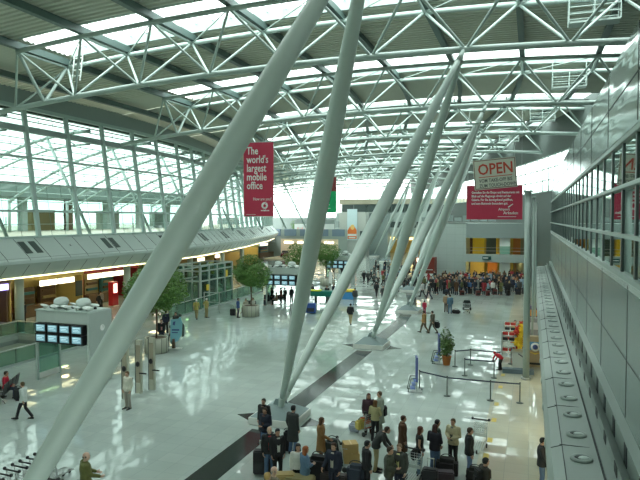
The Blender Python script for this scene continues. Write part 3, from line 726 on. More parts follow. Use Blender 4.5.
# ---------------------------------------------------------------- information gantries
def gantry(x, y, lab, n=4):
    t = thing('information_gantry', lab, 'information gantry', (x, y, 0)); W, D = 3.45, 1.75
    MB().box((W/2, D/2, 3.52), (W, D, .62)).obj('top_casing', mat('gantry_grey', (.42, .49, .46), .45), t, .03)
    MB().box((W/2, D/2, 3.86), (W+.06, D+.06, .07)).obj('rim', M_panel, t)
    MB().box((W/2, D/2+.1, 2.66), (W-.1, D-.3, 1.1)).obj('screen_housing', M_panel, t)
    MB().box((W+.06, D/2, 1.93), (.14, D+.05, 3.86)).obj('end_panel', mat('gantry_grey', (.42, .49, .46), .45), t, .02)
    MB().box((.02, D/2, 1.2), (.04, D-.1, 1.9)).obj('glass_side', M_glassg, t); MB().box((.02, D/2, .22), (.08, D-.1, .32)).obj('kick_plate', M_plinth, t)
    for yy in (.06, D-.06): MB().box((.02, yy, 1.6), (.12, .12, 3.2)).obj('post', M_panel, t)
    MB().lathe([(0, 0), (.17, 0), (.17, .03), (.11, .03), (.11, .015), (0, .015)]).obj('round_emblem', M_letter, t).location = (W+.14, D*.55, 2.95)
    o = [k for k in t.children if k.name.startswith('round_emblem')] if False else None
    w_ = (W-.25)/n
    for r in range(2):
        for k in range(n):
            m = MB().box((.1+w_*(k+.5), -.02, 2.94-.54*r), (w_*.97, .34, .52)).obj('monitor', M_black, t, .02)
            MB().box((.1+w_*(k+.5), -.20, 2.95-.54*r), (w_*.72, .02, .35)).obj('screen', M_screen, m)
            MB().box((.1+w_*(k+.5), -.214, 3.05-.54*r), (w_*.6, .01, .03)).box((.1+w_*(k+.5)-.06, -.214, 2.96-.54*r), (w_*.45, .01, .02)).box((.1+w_*(k+.5), -.214, 2.88-.54*r), (w_*.55, .01, .02)).obj('screen_lines', lamp('screen_text', (.5, .7, .75), .32), m)
    for k in range(2):
        b = MB().lathe([(.12, 0), (.3, .12), (.4, .35), (.36, .5), (.0, .55)]).obj('uplight_bowl', mat('gantry_grey', ()), t); b.location = (.95+1.5*k, .9, 3.9); b.rotation_euler = (.3, .2, 0)
    for k in range(9):
        b = MB().lathe([(.05, 0), (.05, .1), (.24, .16), (.24, .2), (0, .24)], n=14).obj('spot_disc', M_white, t); b.location = (.25+.36*k, .35+(k % 2)*1.0, 3.9); b.rotation_euler = (.15*(k % 3-1), .2, 0)
        MB().ball((.4+.33*k, .7+.2*(k % 3), 3.95), .09).obj('lamp_joint', M_black, t)
    return t
ga = gantry(-25.38, 25.5, 'white information gantry with eight blue flight monitors, closest to the viewer')
gantry(-25.3, 55.4, 'information gantry standing behind the ball tree and seated travellers')
gantry(-26.2, 77, 'information gantry far down the hall beside a small tree')
for o_ in bpy.data.objects:
    if o_.name.startswith('round_emblem'): o_.rotation_euler = (0, PI/2, 0)
# ---------------------------------------------------------------- hanging banners
def wires(t, xs, z0, z1):
    for x in xs: rod('wire', (x, 0, z0), (x, 0, z1), .014, M_steel, t, 6)
b = thing('hanging_banner', 'tall red banner with white slogan The world\'s largest mobile office', 'banner', (-22.62, 48, 9.05), R(8))
BW, BH = 2.72, 6.45
MB().box((0, 0, BH/2), (BW, .03, BH)).obj('cloth', M_red, b)
MB().box((0, 0, BH+.03), (BW+.1, .08, .07)).obj('top_bar', M_steel, b); MB().box((0, 0, -.05), (BW+.1, .08, .09)).obj('bottom_bar', M_plinth, b)
wires(b, (-1.2, 1.2), BH, zch(-22)-9.05-.1)
for k, s_ in enumerate(("The", "world's", "largest", "mobile", "office")):
    text('lettering', s_, .93, M_letter, b, (-1.08, -.03, 5.42-.76*k), sx=.72, bold=.012)
text('lettering', 'How are you?', .38, M_letter, b, (-.5, -.03, 1.38), sx=.78)
lg = MB().lathe([(.30, 0), (.30, .02), (.0, .02)], n=28).obj('round_emblem', M_letter, b); lg.rotation_euler = (PI/2, 0, 0); lg.location = (.56, -.02, .93)
q = MB().ball((0, 0, 0), .13, (1, .15, 1)).poly([(-.10, -.02, .02), (.02, -.02, .12), (.16, -.02, .27), (.02, -.02, .2)], (0, .03, 0)).obj('emblem_mark', M_red, b); q.location = (.56, -.045, .91)
text('lettering', 'vodafone', .21, M_letter, b, (.2, -.03, .44), bold=.006)
MB().box((-.7, -.025, .15), (.85, .01, .035)).obj('small_print', M_letter, b)
b = thing('hanging_banner', 'wide red banner carrying a tilted cream card that reads OPEN', 'banner', (-2.60, 46, 8.83), R(2))
BW, BH = 3.95, 2.45
MB().box((0, 0, BH/2), (BW, .03, BH)).obj('cloth', M_red, b)
MB().box((0, 0, -.03), (BW+.05, .06, .06)).obj('bottom_bar', M_red, b)
cd = MB().box((0, 0, 0), (3.02, .05, 2.2)).obj('cream_card', M_card, b); cd.location = (.03, -.07, 3.30); cd.rotation_euler = (0, -R(4.5), 0)
for xx, zz, sx_, sz_ in ((0, 1.03, 2.92, .05), (0, -1.03, 2.92, .05), (-1.44, 0, .05, 2.1), (1.44, 0, .05, 2.1)): MB().box((xx, -.03, zz), (sx_, .03, sz_)).obj('card_border', mat('brown_edge', (.20, .10, .07), .6), cd)
M_open = mat('open_red', (.55, .07, .04), .6)
text('lettering', 'OPEN', 1.12, M_open, cd, (-1.2, -.04, .0), sx=.86, bold=.02, label='red OPEN lettering')
MB().box((.02, -.04, -.19), (2.35, .02, .05)).obj('rule', M_open, cd)
text('lettering', 'VOM TAKE-OFF BIS', .36, mat('grey_ink', (.12, .13, .12), .6), cd, (-1.15, -.04, -.58), sx=.76, bold=.008)
text('lettering', 'ZUM TOUCH-DOWN', .36, mat('grey_ink', (.12, .13, .12), .6), cd, (-1.15, -.04, -.95), sx=.76, bold=.008)
for k, s_ in enumerate(("Genießen Sie die Shops und Restaurants mit", "Blick auf die Flugzeuge direkt auf der", "Galerie. Für Sie durchgehend geöffnet,", "und zum Bummeln besonders gut.")):
    text('lettering', s_, .235, M_letter, b, (-1.62, -.03, 1.85-.27*k), sx=.80, bold=.006)
text('lettering', 'Airport', .26, M_letter, b, (.3, -.03, .60), bold=.004); text('lettering', 'Arkaden', .30, M_letter, b, (.65, -.03, .32), bold=.004)
MB().poly([(.95, -.03, .86), (1.02, -.03, .80), (1.35, -.03, 1.06), (1.28, -.03, 1.08)], (0, -.02, 0)).obj('tick_mark', M_letter, b)
MB().box((.9, -.03, .14), (1.3, .02, .03)).obj('rule', M_letter, b)
rod('wire', (-1.3, -.05, 4.3), (-1.35, -.05, 7.0), .014, M_steel, b, 6); rod('wire', (1.4, -.05, 4.4), (1.35, -.05, 7.0), .014, M_steel, b, 6)
rod('wire', (-1.9, 0, 2.7), (-1.9, 0, 7.0), .014, M_steel, b, 6); rod('wire', (1.9, 0, 2.7), (1.9, 0, 7.0), .014, M_steel, b, 6)
MB().box((0, 0, 7.02), (4.2, .1, .1)).obj('hanging_bar', M_truss, b)
for x in (-1.9, 1.9): rod('wire', (x, 0, 7.0), (x, 2, 8.5), .014, M_steel, b, 6)
b = thing('hanging_banner', 'green banner with a dark red top hanging deep in the hall', 'banner', (-27.2, 80, 9.2), R(10))
MB().box((0, 0, 2.0), (2.8, .03, 3.0)).obj('green_cloth', mat('banner_green', (.0, .42, .15), .5), b)
MB().box((0, 0, 4.5), (2.8, .03, 2.0)).obj('red_cloth', mat('banner_dark_red', (.28, .05, .05), .5), b)
for k in range(5): MB().box((-.3, -.03, 3.1-.5*k), (1.7-.2*(k % 2), .02, .09)).obj('text_line', M_letter if k > 2 else M_frame, b)
wires(b, (-1.2, 1.2), 5.5, zch(-27)-9.4)
# ---------------------------------------------------------------- planted trees
rng = random.Random(11)
def leafball(r, n, ls, squash=.95, seed=1, hollow=.55):
    g = random.Random(seed); m = MB()
    lumps = [(Vector((g.gauss(0, 1), g.gauss(0, 1), g.gauss(0, 1))).normalized(), g.uniform(.05, .22)) for _ in range(14)]
    for _ in range(n):
        d = Vector((g.gauss(0, 1), g.gauss(0, 1), g.gauss(0, 1))).normalized()
        rr = r*(g.random()**.5*(1-hollow)+hollow)*(.86+sum(a for l, a in lumps if l.dot(d) > .8))
        c = Vector((d.x*rr, d.y*rr, d.z*rr*squash))
        u = Vector((g.gauss(0, 1), g.gauss(0, 1), g.gauss(0, .5))).normalized(); v = u.cross(d+Vector((.1, .2, .3))).normalized(); nn = u.cross(v)*.15*ls
        L = ls*g.uniform(.7, 1.3)
        p = [c-u*L, c+v*L*.42+nn, c+u*L, c-v*L*.42+nn]
        vs = [m.bm.verts.new(x) for x in p]; m.bm.faces.new((vs[0], vs[1], vs[2])); m.bm.faces.new((vs[0], vs[2], vs[3]))
    return m
def ball_tree(x, y, label, r=1.5, zc=3.75, seed=1, n=5200, ph=1.0):
    t = thing('potted_ball_tree', label, 'tree', (x, y, 0))
    p = MB().lathe([(.70, 0), (.76, .03), (.76, ph), (.70, ph), (.68, ph-.1), (0, ph-.1)], n=28).obj('planter', M_planter, t)
    for k in range(12):
        a = 2*PI*k/12; MB().tube((.765*math.cos(a), .765*math.sin(a), .02), (.765*math.cos(a), .765*math.sin(a), ph), .014, n=5).obj('rib', M_frame, p)
    MB().tube((0, 0, ph-.12), (0, 0, ph-.06), .67, n=24).obj('soil', M_bark, t)
    tk = MB().path([(0, 0, ph-.1), (.04, .02, ph+.7), (-.02, 0, zc-.5), (.03, 0, zc)], .06)
    g = random.Random(seed)
    for k in range(9):
        a = g.uniform(0, 2*PI); tk.tube((0, 0, zc-.9+.1*k), (r*.6*math.cos(a), r*.6*math.sin(a), zc-.3+.12*k), .03, .012, n=6)
    tk.obj('trunk', M_bark, t)
    leafball(r, n, .11, .93, seed).obj('foliage', M_leaf, t).location = (0, 0, zc)
    return t
ball_tree(*F(156.5, 352).xy, 'bushy green tree in a round planter, partly behind the biggest strut', 1.75, 4.25, 3, 6500)
ball_tree(*F(251, 316).xy, 'clipped ball tree in a round ribbed planter beside the seated family', 1.48, 3.85, 5, 6000)
ball_tree(-24.4, 63.5, 'small clipped tree partly hidden behind the second information gantry', 1.7, 4.4, 7, 4000)
ball_tree(-25.6, 75.0, 'clipped tree beside the far information gantry and green counter', 1.55, 4.2, 9, 4000)
ball_tree(*F(306, 246).xy, 'distant round tree at the end of the hall near the storefront', 2.2, 5.4, 11, 2500)
ball_tree(*(F(284, 250)+Vector((2, 6, 0))).xy, 'distant round tree above the parked red car', 2.2, 6.8, 13, 2500)
p = F(446.5, 365)
t = thing('potted_ficus', 'leafy potted plant in a terracotta pot at the queue barriers', 'potted plant', p)
MB().lathe([(.17, 0), (.2, .03), (.27, .5), (.29, .5), (.29, .56), (.25, .56), (.22, .5), (0, .5)]).obj('pot', mat('terracotta', (.50, .17, .04), .6), t)
tk = MB()
for k in range(7):
    a = k*.9; tk.tube((0, 0, .5), (.3*math.cos(a), .3*math.sin(a), 1.5+.1*(k % 3)), .02, .008, n=5)
tk.obj('stem', M_bark, t)
leafball(.46, 700, .10, 1.75, 21, .2).obj('foliage', M_leaf2, t).location = (0, 0, 1.25)
# ---------------------------------------------------------------- yellow floor markings
for i, (u, v) in enumerate([(486, 456), (490, 440), (494, 420), (496.5, 404), (500.5, 387), (503, 375)]):
    p = F(u, v); MB().box((0, 0, .003), (.2, .5, .006)).obj('floor_marking', mat('worn_yellow', (.55, .43, .08), .5), label='short yellow dash on the tiled floor, %s along its line' % ORD[i+1], cat='floor marking', group='yellow floor dashes').location = p
# ---------------------------------------------------------------- queue barriers
M_belt = mat('blue_black_belt', (.03, .04, .07), .6)
def post_at(t, p, h=.95):
    MB().lathe([(0, 0), (.17, 0), (.17, .02), (.04, .05), (0, .05)]).obj('base', M_frame, t).location = p
    rod('post', p, p+Vector((0, 0, h)), .028, M_frame, t, 10)
    MB().tube((0, 0, h), (0, 0, h+.05), .036, n=12).obj('cap', M_black, t).location = p
def barrier(pts, label):
    P = [F(u, v) for u, v in pts]; t = thing('queue_barrier', label, 'queue barrier', P[0])
    P = [q-P[0] for q in P]
    for q in P: post_at(t, q)
    for a, b in zip(P, P[1:]):
        d = b-a; MB().box((0, 0, 0), (d.length, .008, .07), math.atan2(d.y, d.x)).obj('belt', M_belt, t).location = (a+b)/2+Vector((0, 0, .92))
barrier([(419.5, 389), (447, 396), (490.4, 400.5), (519.8, 403)], 'long front run of black belt posts across the white floor')
barrier([(464.6, 375.6), (494, 378)], 'short pair of black belt posts behind the long front run')
barrier([(455, 366.5), (470.5, 365), (500, 368)], 'belt posts running behind the potted plant')
barrier([(511, 364), (524, 374)], 'belt posts beside the grey column and toy rack')
p = F(518, 373); MB().box((0, 0, .12), (1.7, .5, .24), .05).obj('low_barrier_kerb', mat('blue_grey_kerb', (.12, .18, .22), .5), label='low dark blue kerb block at the foot of the grey column', cat='kerb').location = p
def adstand(u, v, label, col):
    p = F(u, v); t = thing('advertising_stand', label, 'advertising stand', p, R(15))
    MB().box((0, 0, 1.15), (.09, .62, 1.25)).obj('panel', col, t)
    rod('pole', (0, -.25, 0), (0, -.25, 1.75), .025, M_steel, t); rod('pole', (0, .25, 0), (0, .25, 1.75), .025, M_steel, t)
    for yy in (-.3, .3): MB().path([(0, yy, .02), (-.45, yy, .03), (-.3, yy, .7), (0, yy, .72)], .018, 6).obj('leg_frame', M_frame, t)
    for k in range(3): MB().box((-.2+.05*k, 0, .18+.2*k), (.24-.06*k, .56, .04)).obj('leaflet_tray', mat('tray_blue', (.12, .2, .5), .5), t)
    MB().box((0, 0, .02), (.5, .7, .04)).obj('base', M_steel, t)
M_blue = mat('deep_blue_panel', (.06, .09, .28), .5)
adstand(416.5, 391, 'slim blue advertising stand at the end of the front belt barrier', M_blue)
adstand(439, 363, 'slim blue advertising stand next to the potted plant', M_blue)
# blue figure poster
p = F(176.5, 349)
t = thing('cardboard_standee', 'light blue cardboard standee with dark lettering near the bushy tree', 'standee', p, R(18))
MB().poly([(-.42, 0, .45), (-.38, 0, .35), (.1, 0, .55), (.35, 0, .95), (.42, 0, 1.75), (.28, 0, 2.2), (.1, 0, 2.05), (-.40, 0, 2.0)], (0, .05, 0)).obj('board', mat('sky_blue_card', (.25, .55, .66), .5), t)
MB().poly([(.36, .02, .8), (.52, .02, .9), (.54, .02, 1.6), (.42, .02, 1.8)], (0, .05, 0)).obj('dark_edge', M_frame, t)
MB().tube((-.2, .04, 0), (-.2, .04, .7), .13, .1, n=10).obj('foot_post', M_brown, t); MB().box((-.15, .05, .03), (1.0, .4, .05)).obj('base', M_plinth, t)
MB().poly([(-.25, -.005, 1.65), (-.1, -.005, 1.6), (-.05, -.005, 1.9), (-.2, -.005, 1.85)], (0, -.01, 0)).box((-.05, -.01, 1.3), (.5, .01, .1)).box((-.1, -.01, 1.12), (.4, .01, .07)).obj('printed_marks', M_blue, t)
MB().ball((.25, .03, 2.3), .12).obj('printed_head', M_frame, t)
# row of tall portal pillars
for i, (u, v) in enumerate([(126, 398.5), (139.5, 393), (152.5, 389.5)]):
    p = F(u, v); t = thing('gate_pillar', 'tall slim metal gate pillar with a mirror face, %s of the row before the tree' % ORD[i+1], 'gate pillar', p, 0, 'gate pillars')
    MB().box((0, 0, 1.35), (.30, .18, 2.7)).obj('casing', mat('champagne_metal', (.46, .47, .38), .35, .3), t, .015)
    MB().box((-.165, 0, 1.35), (.03, .2, 2.72)).obj('edge_strip', M_frame, t)
    MB().box((.0, -.095, 1.5), (.24, .01, 1.9)).obj('glossy_face', mat('glossy_tan', (.30, .28, .21), .1), t)
    MB().box((.28, -.1, 1.05), (.4, .08, .06)).obj('swing_arm', M_black, t); MB().ball((.0, -.14, 1.5), .12, (1, .4, 1.2)).obj('reader', M_black, t)
# ---------------------------------------------------------------- stalls by the column
def rack(u, v, label):
    p = F(u, v); t = thing('leaflet_rack', label, 'rack', p, R(-8))
    for x in (-.4, .4): MB().box((x, 0, .9), (.05, .4, 1.8)).obj('side_frame', M_steel, t)
    for k in range(5):
        sh = MB().box((0, -.05, .3+.33*k), (.8, .4, .03)).obj('shelf', M_white, t)
    for k in range(5): MB().box((-.2, -.1, .4+.33*k), (.3, .12, .2)).box((.18, -.1, .4+.33*k), (.3, .12, .2)).obj('leaflets', [M_letter, mat('red_print', (.5, .04, .03), .5), M_letter, M_black, mat('red_print', (.5, .04, .03), .5)][k], t)
rack(510.5, 349, 'white shelved leaflet rack standing left of the toy display'); rack(508.8, 361, 'dark red and black merchandise rack beside the bending child')
t = thing('toy_display', 'heap of yellow and red plush toys stacked on a blue stand', 'toy display', F(518.5, 362), 0)
MB().box((0, 0, .35), (.62, .6, .7)).obj('stand', mat('stand_blue', (.05, .25, .55), .5), t, .02); MB().box((0, 0, .72), (.8, .75, .06)).obj('tray', M_white, t)
g = random.Random(3)
for k in range(16):
    c = (.9, .6, .03) if k % 3 else (.6, .05, .03)
    m = MB(); x, y, z = g.uniform(-.28, .28), g.uniform(-.25, .25), .9+.085*k
    m.ball((x, y, z), .16, (1, .9, 1.1)).ball((x, y-.03, z+.2), .11)
    for sx_ in (-1, 1): m.ball((x+sx_*.08, y, z+.3), .04).ball((x+sx_*.16, y-.05, z), .06).ball((x+sx_*.08, y-.1, z-.14), .06)
    m.obj('plush_toy', mat('plush_yellow' if k % 3 else 'plush_red', c, .8), t)
t = thing('covered_counter', 'white fronted counter block between the toy display and grey column', 'counter', F(519, 369), 0)
MB().box((0, .2, .5), (.75, .7, 1.0)).obj('body', M_white, t, .02); MB().box((0, .2, 1.03), (.85, .8, .05)).obj('worktop', M_steel, t)
for i, (v0, lab, c1, c2) in enumerate([(366, 'beige round emblem board standing behind the grey column', (.45, .36, .22), (.12, .35, .6)), (343, 'grey chequered display stand behind the grey column', (.30, .30, .30), (.6, .6, .58)), (328, 'orange and purple topped stand farther behind the grey column', (.12, .05, .16), (.75, .33, .04))]):
    p = F(535, v0); t = thing('display_board', lab, 'display board', p, 0)
    MB().box((0, 0, .9), (1.0, .5, 1.8)).obj('cabinet', mat('board_%d' % i, c1, .5), t, .02)
    MB().box((0, -.27, 1.25), (.9, .03, .5)).obj('header_strip', mat('strip_%d' % i, c2, .5), t); MB().box((0, -.28, .2), (1.02, .04, .12)).obj('kick_strip', M_black, t)
    if i == 0:
        e_ = MB().lathe([(0, 0), (.26, 0), (.26, .03), (0, .03)]).obj('round_emblem', M_letter, t); e_.rotation_euler = (PI/2, 0, 0); e_.location = (0, -.29, 1.2)
        e_ = MB().lathe([(0, 0), (.15, 0), (.15, .03), (0, .03)]).obj('blue_disc', M_blue, t); e_.rotation_euler = (PI/2, 0, 0); e_.location = (0, -.31, 1.2)
        MB().poly([(-.35, -.29, .9), (0, -.29, .75), (.35, -.29, .9), (0, -.29, .82)], (0, -.02, 0)).obj('yellow_swoosh', M_yellow, t)
# ---------------------------------------------------------------- bench, luggage, trolleys
def suitcase(u, v, label, col, w=.45, h=.62, d=.25, rz=0, handle=True, z=0):
    p = F(u, v) if not isinstance(u, Vector) else u
    t = thing('suitcase', label, 'suitcase', p, rz)
    MB().box((0, 0, h/2+.06), (w, d, h)).obj('shell', mat('luggage_'+'_'.join('%02d' % int(c*99) for c in col), col, .55), t, .04)
    for x in (-.5, .5): MB().tube((x*w*.8-.02, d*.3, .035), (x*w*.8+.02, d*.3, .035), .035).obj('wheel', M_black, t)
    MB().box((0, -d/2-.005, h*.35+.06), (w*.75, .03, h*.4)).obj('front_pocket', M_black, t, .01)
    if handle:
        m = MB().tube((-.1, d*.35, h), (-.1, d*.35, h+.34), .012, n=6).tube((.1, d*.35, h), (.1, d*.35, h+.34), .012, n=6).tube((-.12, d*.35, h+.34), (.12, d*.35, h+.34), .02, n=8)
        m.obj('pull_handle', M_steel, t)
    return t
def bag(u, v, label, col, s=1.0, z=0, rz=0, sc=(1, .55, .7)):
    p = F(u, v) if not isinstance(u, Vector) else u
    t = thing('bag', label, 'bag', p, rz)
    MB().box((0, 0, .36*s*sc[2]), (.66*s*sc[0], .66*s*sc[1], .70*s*sc[2])).obj('body', mat('bagcloth_'+'_'.join('%02d' % int(c*99) for c in col), col, .75, bump=.3), t, .17*s*min(sc))
    m = MB(); zz = .71*s*sc[2]-.02
    m.path([Vector((.2*s*math.cos(a), 0, zz+.13*s*math.sin(a))) for a in [PI*k/8 for k in range(9)]], .015, 6); m.obj('strap', M_black, t)
    return t
def trolley(p, rz, label, group=None, first=[None]):
    if first[0] is None:
        t = thing('luggage_trolley', label, 'luggage trolley', p, rz, group)
        for s_ in (-1, 1):
            MB().path([(s_*.24, -.35, 1.0), (s_*.24, -.25, .25), (s_*.2, .55, .16)], .018, 8).obj('side_frame', M_steel, t)
            w1 = MB().tube((s_*.25-.02, -.22, .09), (s_*.25+.02, -.22, .09), .09, n=14).obj('wheel', M_black, t)
        MB().tube((-.02, .52, .07), (.02, .52, .07), .07, n=14).obj('wheel', M_black, t)
        MB().tube((-.31, -.36, 1.03), (.31, -.36, 1.03), .028).obj('handle', M_black, t)
        for s_ in (-1, 1): MB().ball((s_*.31, -.36, 1.05), .055).obj('handle_knob', M_black, t)
        m = MB()
        for k in range(6): m.tube((-.2+.08*k, -.25, .24), (-.2+.08*k, .55, .16), .01, n=5)
        m.obj('deck_bars', M_steel, t)
        m = MB()
        for k in range(5): m.tube((-.24, -.30+.0*k, .55+.09*k), (.24, -.30, .55+.09*k), .008, n=5)
        for k in range(7): m.tube((-.24+.08*k, -.30, .52), (-.24+.08*k, -.33, .92), .006, n=5)
        m.tube((-.24, -.12, .80), (.24, -.12, .80), .01, n=5).tube((-.24, -.12, .80), (-.24, -.33, .85), .01, n=5).tube((.24, -.12, .80), (.24, -.33, .85), .01, n=5)
        m.obj('wire_basket', M_steel, t)
        MB().box((0, -.31, .45), (.42, .02, .12)).obj('sign_plate', M_white, t)
        first[0] = t; return t
    return dup(first[0], p, rz, label, group)
pr0 = F(8, 466.5, 1.03)
for k in range(9):
    p = F(17.0, 468.3, 1.03); p = Vector((p.x, p.y-.36+.36+.30*(k-3.4), 0))
    trolley(p+Vector((.0, .3, 0)), R(-3), 'empty luggage trolley, %s from the front of the nested row beside the biggest strut' % ORD[k+1] if k else 'empty luggage trolley at the front of the nested row beside the biggest strut', 'nested luggage trolleys')
for k in range(3):
    p = F(52, 474, 1.0); trolley(Vector((p.x+.45, p.y-.30*k, 0)), R(-3), ['end trolley of the short stack behind the biggest strut', 'middle trolley of the short stack behind the biggest strut', 'inner trolley of the short stack behind the biggest strut'][k], 'short trolley stack')
trolley(F(479, 449), R(175), 'empty wire luggage trolley standing beside the man in black jumper')
trolley(F(364, 434), R(60), 'luggage trolley loaded with orange and yellow bags by the standing trio')
trolley(F(349, 469), R(-60), 'luggage trolley carrying cardboard cartons beside the navy jacketed man')
trolley(F(467, 313), R(0), 'luggage trolley stacked with dark cases on the open floor')
trolley(F(411, 483), R(170), 'luggage trolley pushed by the man in the grey jacket')
trolley(F(94, 511), R(15), 'luggage trolley held by the man in olive jumper')
def box_thing(p, size, rz, label, col=(.5, .34, .13)):
    t = thing('cardboard_carton', label, 'carton', p, rz)
    MB().box((0, 0, size[2]/2), size).obj('box', mat('cardboard', col, .7), t, .008); MB().box((0, 0, size[2]+.002), (.05, size[1]*1.0, .006)).obj('tape', mat('tape', (.6, .45, .2), .4), t)
p = F(349, 469)
box_thing(p+Vector((.05, .1, .25)), (.55, .5, .35), .4, 'lower brown carton on the luggage trolley'); box_thing(p+Vector((.02, .08, .61)), (.5, .45, .32), .5, 'upper brown carton on the luggage trolley', )
bag(F(333, 462)+Vector((0, 0, .0)), 0, 'dark grey soft bag standing beside the brown cartons', (.05, .06, .06), 1.0, sc=(.9, .6, 1.2))
p = F(364, 434)
bag(p+Vector((.05, .1, .22)), 0, 'orange red bag on the loaded trolley', (.65, .13, .04), .9, rz=.6); bag(p+Vector((-.1, -.15, .25)), 0, 'yellow bag on the loaded trolley', (.55, .45, .12), .8, rz=1.2)
bag(p+Vector((-.45, .15, .0)), 0, 'white and blue bag beside the loaded trolley', (.4, .45, .55), .7)
p = F(467, 313)
for k, (c_, lb) in enumerate([((.02, .03, .03), 'black case at the bottom of the open floor trolley stack'), ((.08, .12, .12), 'grey case in the middle of the open floor trolley stack'), ((.02, .04, .04), 'black case topping the open floor trolley stack')]):
    suitcase(p+Vector((0, .05, .22+.33*k)), 0, lb, c_, .78-.1*k, .27, .5, 0, False)
bag(456, 313.5, 'black holdall lying on the open floor behind the walking couple', (.01, .01, .012), 1.0, sc=(1.2, .6, .5))
suitcase(262.5, 475, 'tall black suitcase beside the man in blue jeans', (.012, .012, .016), .62, .82, .32, .3)
suitcase(333.5, 494, 'dark brown suitcase standing upright in front of the navy jacketed man', (.04, .03, .03), .85, .62, .3, .05, False)
bag(319, 489, 'black rucksack standing next to the dark brown suitcase', (.01, .01, .014), 1.2, sc=(.9, .6, 1.3))
bag(356, 493, 'dark striped holdall at the black suited man', (.03, .04, .06), 1.1, sc=(.8, .6, 1.2))
bag(288, 451, 'black shoulder bag hanging low beside the man in the dark overcoat', (.015, .015, .02), .8, sc=(.6, .5, 1.4))
suitcase(430, 492, 'black suitcase next to the woman with long dark hair', (.012, .012, .014), .5, .72, .3, 0)
bag(447, 478, 'big black soft travel bag in the middle of the queue', (.01, .01, .012), 1.1, sc=(1, .7, .9)); suitcase(443, 489, 'dark suitcase beneath the big black travel bag', (.03, .02, .03), .7, .55, .35, .2, False)
bag(475, 487, 'black backpack standing at the feet of the man in jeans', (.01, .01, .013), .85, sc=(1, .7, 1.1))
suitcase(300, 502, 'olive and tan luggage pile at the bottom of the queue', (.25, .22, .10), .9, .75, .5, .1, False)
suitcase(285, 500, 'brown travel case beside the blond heads', (.35, .26, .10), .6, .8, .4, .4, False)
suitcase(311, 313.5, 'small bright blue suitcase on the floor near the green counter', (.03, .09, .35), .9, .9, .5, .2, False)
# bench
p = F(6, 398); t = thing('steel_bench', 'dark steel seating bench holding the traveller in red', 'bench', p, R(-60))
for k in range(4):
    MB().box((-.9+.6*k, 0, .44), (.54, .5, .04)).obj('seat', M_black, t, .01); MB().box((-.9+.6*k, .26, .72), (.54, .05, .5), rot=Euler((-.2, 0, 0))).obj('backrest', M_black, t, .01)
MB().box((0, 0, .39), (2.4, .06, .06)).obj('beam', M_steel, t)
for x in (-1, 1): MB().path([(x, -.25, .02), (x, 0, .39), (x, .28, .02)], .03).obj('leg', M_steel, t)
for x in (-1.2, 0, 1.2): MB().path([(x, -.2, .44), (x, -.2, .66), (x, .24, .66)], .018).obj('armrest', M_steel, t)
def bench(p, rz, lab, n=4):
    t = thing('seating_bench', lab, 'bench', p, rz)
    for k in range(n): MB().box((-.3*n+.3+.6*k, 0, .44), (.54, .5, .05)).obj('seat', M_black, t); MB().box((-.3*n+.3+.6*k, .26, .7), (.54, .05, .45)).obj('backrest', M_black, t)
    for x in (-.25*n, .25*n): MB().box((x, 0, .21), (.06, .4, .42)).obj('leg', M_steel, t)
bench(F(275, 304), R(20), 'dark seating bench beneath the second information gantry'); bench(F(249.5, 310.5), R(0), 'short dark bench beside the round planter', 2)
t = thing('promotion_counter', 'dark green promotion counter with a yellow top end', 'counter', F(326, 303), R(6))
MB().box((0, 0, 1.0), (3.2, 1.0, .55)).obj('counter_body', mat('deep_green', (.0, .16, .12), .5), t, .05); MB().box((-1.3, -.1, 1.32), (1.6, .8, .1)).obj('yellow_top', mat('lime', (.7, .8, .05), .5), t)
for x in (-1.1, .3, 1.3): MB().box((x, 0, .37), (.16, .7, .74)).obj('leg', M_frame, t)
t = thing('promotion_counter', 'small yellow and blue counter behind the second big strut', 'counter', F(348, 299), R(6))
MB().box((0, 0, .95), (1.6, .9, .25)).obj('yellow_top', mat('amber_top', (.8, .6, .06), .5), t); MB().box((0, 0, .41), (1.4, .7, .82)).obj('counter_body', mat('stand_blue', (.05, .25, .55), .5), t)
for i, (u, v) in enumerate(((329, 287), (337, 290))):
    t = thing('white_flag', ['white feather flag near the clipped tree', 'second white feather flag beside the green counter'][i], 'flag', F(u, v)); rod('pole', (0, 0, 0), (0, 0, 2.1), .03, M_steel, t); MB().box((.2, 0, 1.25), (.45, .04, 1.5)).obj('cloth', M_letter, t)
# car on the platform
t = thing('parked_car', 'dark red car parked on the pale lit platform', 'car', F(285, 258)+Vector((0, 0, .24)), R(-72))
rings = []
for x, z0, z1, w_ in [(-2.1, .45, .8, .7), (-2.0, .3, .95, .82), (-1.2, .25, 1.0, .86), (-.6, .25, 1.02, .87), (0, .25, 1.0, .87), (1.0, .25, .95, .86), (1.9, .3, .85, .8), (2.1, .42, .7, .68)]:
    rings.append([(x, -w_, z0), (x, w_, z0), (x, w_, (z0+z1)/2), (x, w_*.9, z1), (x, -w_*.9, z1), (x, -w_, (z0+z1)/2)])
MB().loft(rings).obj('body', mat('maroon_paint', (.16, .01, .02), .2, .3), t)
MB().loft([[(x, -w_, .95), (x, w_, .95), (x+s_, w_*.8, 1.42), (x+s_, -w_*.8, 1.42)] for x, w_, s_ in ((-1.3, .75, .4), (1.0, .75, -.6))]).obj('cabin', M_black, t)
for x in (-1.35, 1.35):
    for y in (-.8, .8): MB().tube((x, y-.1, .32), (x, y+.1, .32), .32, n=18).obj('wheel', M_black, t)
